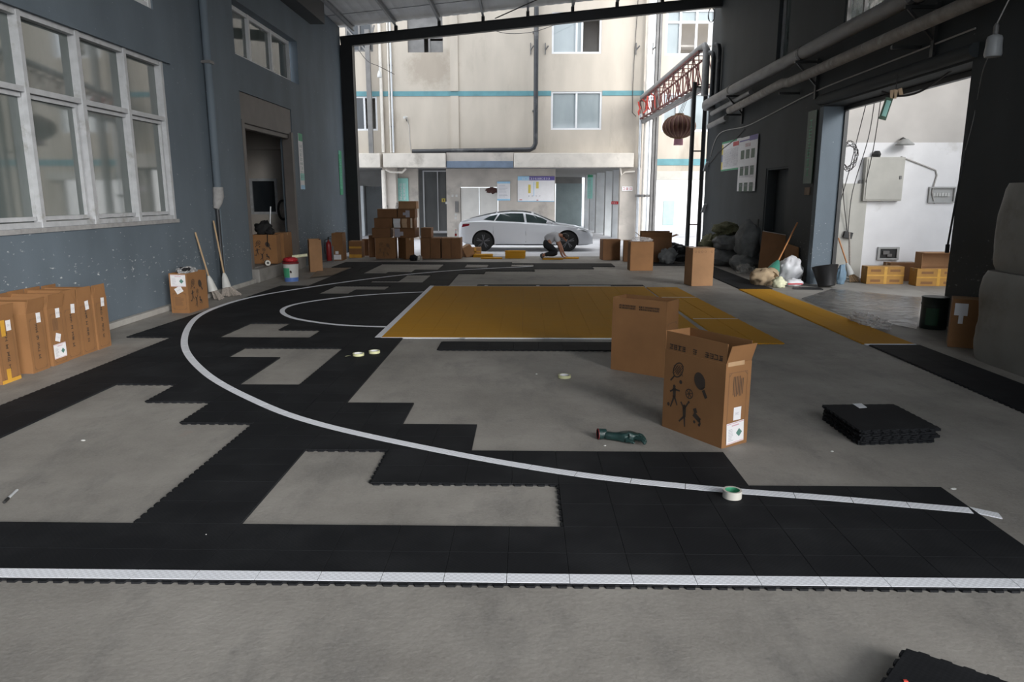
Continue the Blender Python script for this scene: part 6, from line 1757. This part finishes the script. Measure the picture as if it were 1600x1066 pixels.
sack((5.30, 17.45, 0), (.2, .16, .13), 8, 'crumpled pale plastic lying before the grey sacks', m='wrap', cat='film', amp=.5)
sack((3.9, 20.0, .0), (.22, .2, .24), 9, 'grey crumpled junk behind the bright-fronted carton at the right', m='sack_grey', cat='junk', amp=.45)
sack((4.45, 20.9, .0), (.42, .3, .26), 10, 'dark heap of junk between the open carton and the sacks', m='dark_tub', cat='junk', amp=.45)
def board(pts, t, m, name, label, cat):
    mb = MB(); pts = [Vector(p) for p in pts]; n = (pts[1] - pts[0]).cross(pts[3] - pts[0]).normalized() * t
    mb.add(pts + [p + n for p in pts], [(0, 1, 2, 3), (4, 5, 6, 7), (0, 1, 5, 4), (1, 2, 6, 5), (2, 3, 7, 6), (3, 0, 4, 7)])
    return tag(mb.build(name, M[m]), label, cat)
b1 = gp(1165, 430); b2 = gp(1208, 436)
bd = board([(5.38, 16.75, .01), (5.85, 16.45, .01), (5.98, 16.75, .95), (5.60, 17.25, 1.02)], .03, 'carton3', 'cardboard_sheet', 'large brown cardboard panel leaning against the right wall', 'cardboard')
mb = MB(); mb.bar((5.585, 17.19, 1.03), (5.965, 16.73, .96), .03, .012); mb.build('pale_edge', M['pale_cable'], bd)
board([(5.80, 16.2, .01), (6.0, 15.9, .01), (6.03, 16.05, .72), (5.92, 16.55, .78)], .03, 'carton', 'cardboard_sheet', 'smaller brown cardboard panel behind the broom and white bag', 'cardboard')
sack((4.98, 15.15, 0), (.26, .22, .20), 11, 'tan paper sack slumped beside the green-headed broom', m='sack_tan', rz=.4, amp=.3)
sack((5.72, 15.62, 0), (.25, .24, .30), 12, 'full white plastic bag by the foot of the right wall', m='bag_white', cat='bag', amp=.3)
a = sack((5.56, 14.98, 0), (.20, .13, .09), 13, 'white plastic bag with a red stripe on the floor', m='bag_white', cat='bag', amp=.25)
mb = MB(); mb.box(-.15, .15, -.137, -.125, .045, .07); mb.build('red_stripe', M['red'], a)
sack((5.18, 14.72, 0), (.14, .12, .12), 14, 'pale yellow crumpled netting on the floor at the tip of the orange strip', m='crumple', cat='netting', amp=.35)
o = empty('broom', (5.35, 15.35, 0), 0, 'broom with a long orange pole and green head among the sacks', 'broom')
tp_ = xp(1246, 348, 5.99) - Vector((5.35, 15.35, 0)); ft = Vector((-.02, .05, .40))
mb = MB(); mb.tube([ft, tp_], .016, 10); mb.build('handle', M['orange_wood'], o, smooth=50)
d = (tp_ - ft).normalized()
mb = MB(); mb.tube([ft + d * .12, ft - d * .02, ft - d * .22], [.03, .09, .15], 12); mb.build('head', M['teal_green'], o, smooth=50)
mb = MB(); mb.tube([ft - d * .2, ft - d * .33], [.14, .17], 12); mb.build('bristles', M['sack_tan'], o, smooth=50)
mb = MB(); mb.tube([(5.96, 18.86, .02), (6.0, 18.9, 1.25)], .02, 8)
tag(mb.build('pole', M['black_steel'], smooth=50), 'dark pole leaning beside the recessed right door', 'pole')

# ================================================================= FLOOR THINGS
# stacks of folded mats
def mat_stack(pts, h, n, label, seed, lab=None):
    o = empty('mat_stack', tuple(Vector((sum(p[0] for p in pts) / 4, sum(p[1] for p in pts) / 4, 0))), 0, label, 'stacked mats')
    c = Vector(o.location); r = random.Random(seed)
    t = h / n
    for k in range(n):
        mb = MB(); s = 1 + r.uniform(-.035, .03); d = Vector((r.uniform(-.02, .02), r.uniform(-.025, .02), 0))
        q = [(Vector(p) - c) * s + d for p in pts]
        for p in q: p.z = 0
        mb.prism([(p.x, p.y) for p in q], k * t + .001, (k + 1) * t - .0015)
        for a, b in zip(q, q[1:] + q[:1]):
            m = int((b - a).length / .076); e = (b - a).normalized(); nn = Vector((e.y, -e.x, 0))
            for j in range(m):
                p = a + e * (j * .076 + .012)
                mb.prism([tuple(v.xy) for v in (p, p + e * .05, p + e * .042 + nn * .012, p + e * .008 + nn * .012)], k * t + .002, (k + 1) * t - .004)
        mb.build('mat_layer', M['black_tile'], o)
    if lab:
        mb = MB(); q = [Vector(p) - c for p in lab]
        mb.prism([tuple(p.xy) for p in q], h - .0005, h + .001); mb.build('white_strip', M['white_tile'], o)
    return o
hz = .125
mat_stack([gp(1345, 671, hz), gp(1467, 667, hz), gp(1397, 631, hz), gp(1288, 632, hz)], hz, 7, 'stack of black mats with a white strip on top, right of the printed carton', 4,
          [gp(1343, 638, hz), gp(1355, 637, hz), gp(1346, 630.5, hz), gp(1332, 631, hz)])
hz = .075
A, B = gp(1424, 1017, hz), gp(1575, 1067, hz); D = gp(1388, 1072, hz); D = A + (D - A).normalized() * .62; B = A + (B - A).normalized() * .62
ms = mat_stack([D, A + (D - A) + (B - A), B, A], hz, 4, 'stack of black mats cut off by the bottom edge of the picture', 6)
mb = MB(); q = gp(1414, 1064, hz) - Vector(ms.location); mb.prism([(q.x - .006, q.y - .005), (q.x + .009, q.y - .006), (q.x + .007, q.y + .003), (q.x - .005, q.y + .004)], hz - .004, hz + .003); mb.build('orange_mark', M['ribbon'], ms)

# rolls of tape
def tape(loc, r, h, outer, core, label, tail=None):
    o = empty('tape_roll', loc, 0, label, 'tape roll')
    mb = MB(); mb.lathe([(r * .78, 0), (r, 0), (r, h), (r * .78, h)], 36, caps=False); mb.loft([[(r * .78 * math.cos(2 * math.pi * i / 36), r * .78 * math.sin(2 * math.pi * i / 36), z) for i in range(36)] for z in (0, h)], False)
    mb.build('tape_wound', M[outer], o, smooth=40)
    mb = MB(); mb.lathe([(r * .74, .001), (r * .775, .001), (r * .775, h - .001), (r * .74, h - .001)], 36, caps=False); mb.loft([[(r * .74 * math.cos(2 * math.pi * i / 36), r * .74 * math.sin(2 * math.pi * i / 36), z) for i in range(36)] for z in (.001, h - .001)], False)
    mb.build('core', M[core], o, smooth=40)
    if tail:
        mb = MB(); rings = []
        for k in range(7):
            t = k / 6; rings.append([(-r * .2 - tail * t, -r * .97 - .02 * t, .003 + .03 * (1 - t)), (-r * .2 - tail * t, -r * .97 - .02 * t + .006 + .02 * t, h * (1 - .75 * t))])
        mb.loft(rings, False, False); mb.build('loose_end', M[outer], o)
    return o
q = gp(1144, 774, .03); tape((q.x, q.y, TH + .003), .057, .048, 'tape_roll', 'core_green', 'cream roll of packing tape with a green core on the curved white line')
q = gp(560, 555, .02); tape((q.x, q.y, TH + .001), .066, .028, 'masking', 'paper', 'pale yellow tape roll with its end unrolled, left of another', .12)
q = gp(585, 551, .02); tape((q.x, q.y, TH + .001), .066, .028, 'masking', 'paper', 'pale yellow tape roll on the black flooring, nearer the orange rectangle')
q = gp(882, 587, .02); tape((q.x, q.y, 0), .066, .028, 'masking', 'paper', 'pale yellow tape roll alone on the bare concrete')
o = empty('marker_pen', tuple(gp(17, 775)), 0, 'white marker pen with a dark cap lying on the bare concrete at the left', 'pen')
a, b = gp(9, 785) - Vector(o.location), gp(27, 768) - Vector(o.location); up = Vector((0, 0, .009))
mb = MB(); mb.tube([a + up, b + up], .0085, 12); mb.build('barrel', M['silver_pipe'], o, smooth=50)
mb = MB(); mb.tube([a + up + (a - b) * .12, a + up + (b - a) * .22], .0095, 12); mb.build('cap', M['trim_black'], o, smooth=50)

# rubber glove
q = gp(975, 690)
gl = empty('rubber_glove', (q.x, q.y, 0), math.radians(-4), 'dark green rubber glove with a red cuff lining on the bare concrete', 'glove')
s = .9
nodes = [(-.155, .03, .040, .036), (-.11, .02, .034, .034), (-.05, .005, .036, .034), (-.005, 0, .042, (.050, .036)), (.04, .000, .050, (.060, .038)), (.075, -.005, .046, (.062, .030))]
edges = [(0, 1), (1, 2), (2, 3), (3, 4), (4, 5)]
for yk, ln, dz in ((-.042, .055, -.02), (-.014, .07, -.024), (.014, .066, -.018), (.042, .055, -.010)):
    b = len(nodes); nodes += [(.105, yk * 1.3 - .012, .044, .0165), (.105 + ln * .5, yk * 1.5 - .03, .044, .0155), (.105 + ln * .8, yk * 1.6 - .05, .030 + dz * .4, .0135)]
    edges += [(5, b), (b, b + 1), (b + 1, b + 2)]
b = len(nodes); nodes += [(.03, -.062, .030, .015), (.075, -.085, .018, .012)]; edges += [(3, b), (b, b + 1)]
skin('glove_body', nodes, edges, M['glove'], gl, root=3)
mb = MB(); T = Matrix.Translation((-.185, .037, .042)) @ Matrix.Rotation(math.radians(90), 4, 'Y') @ Matrix.Rotation(math.radians(-12), 4, 'X')
mb.lathe([(.041, -.012), (.043, .0), (.039, .05), (.033, .05), (.037, 0), (.035, -.012)], 26, T, caps=False); mb.build('cuff', M['glove'], gl, smooth=50)
mb = MB(); mb.tube([T @ Vector((.040 * math.cos(k * .3), .040 * math.sin(k * .3), -.012)) for k in range(22)], .0045, 6); mb.build('cuff_rim', M['dark_red'], gl, smooth=50)
mb = MB(); mb.lathe([(.036, .012)], 26, T) if False else mb.tube([T @ Vector((0, 0, .02)), T @ Vector((0, 0, .022))], .035, 20); mb.build('cuff_inside', M['dark_red'], gl)

# loose pale scraps on the concrete
for k, (px, py, s, lb) in enumerate(((130, 689, .03, 'thin pale scrap on the bare concrete in the large left gap'), (945, 697, .018, 'tiny pale crumb beside the glove'), (838, 585, .02, 'pale crumb left of the lone tape roll'), (1300, 706, .02, 'pale crumb in front of the stacked mats'),
                                     (1490, 1530 / 2, .03, 'pale scrap by the right end of the near flooring'), (322, 836, .006, 'white speck on the near black flooring'), (1056, 443, .06, 'small white scrap on the floor left of the bright-fronted carton'), (362, 457, .02, 'white speck by the kerb'))):
    z = TH if 'flooring' in lb and 'speck' in lb else 0
    q = gp(px, py, z); mb = MB(); lump(mb, (0, 0, 0), (s * .6, s * .3, s * .12 + .002), 50 + k, .4, 3, 12, 8)
    a = tag(mb.build('scrap', M['white_plastic']), lb, 'scrap'); a.location = (q.x, q.y, z)

mb = MB()
q = yp(1111, 24, 24.9)
mb.tube([q + Vector((.10 * math.cos(k * .45) + .012 * math.sin(k), -.05 + .01 * math.sin(k * 1.3), .22 * math.sin(k * .45))) for k in range(46)] + [q + Vector((.16, -.03, .3)), q + Vector((.22, 0, .7))], .009, 5)
tag(mb.build('cable_coil', M['cable']), 'small loop of thin cable at the top corner of the right wall', 'cable')
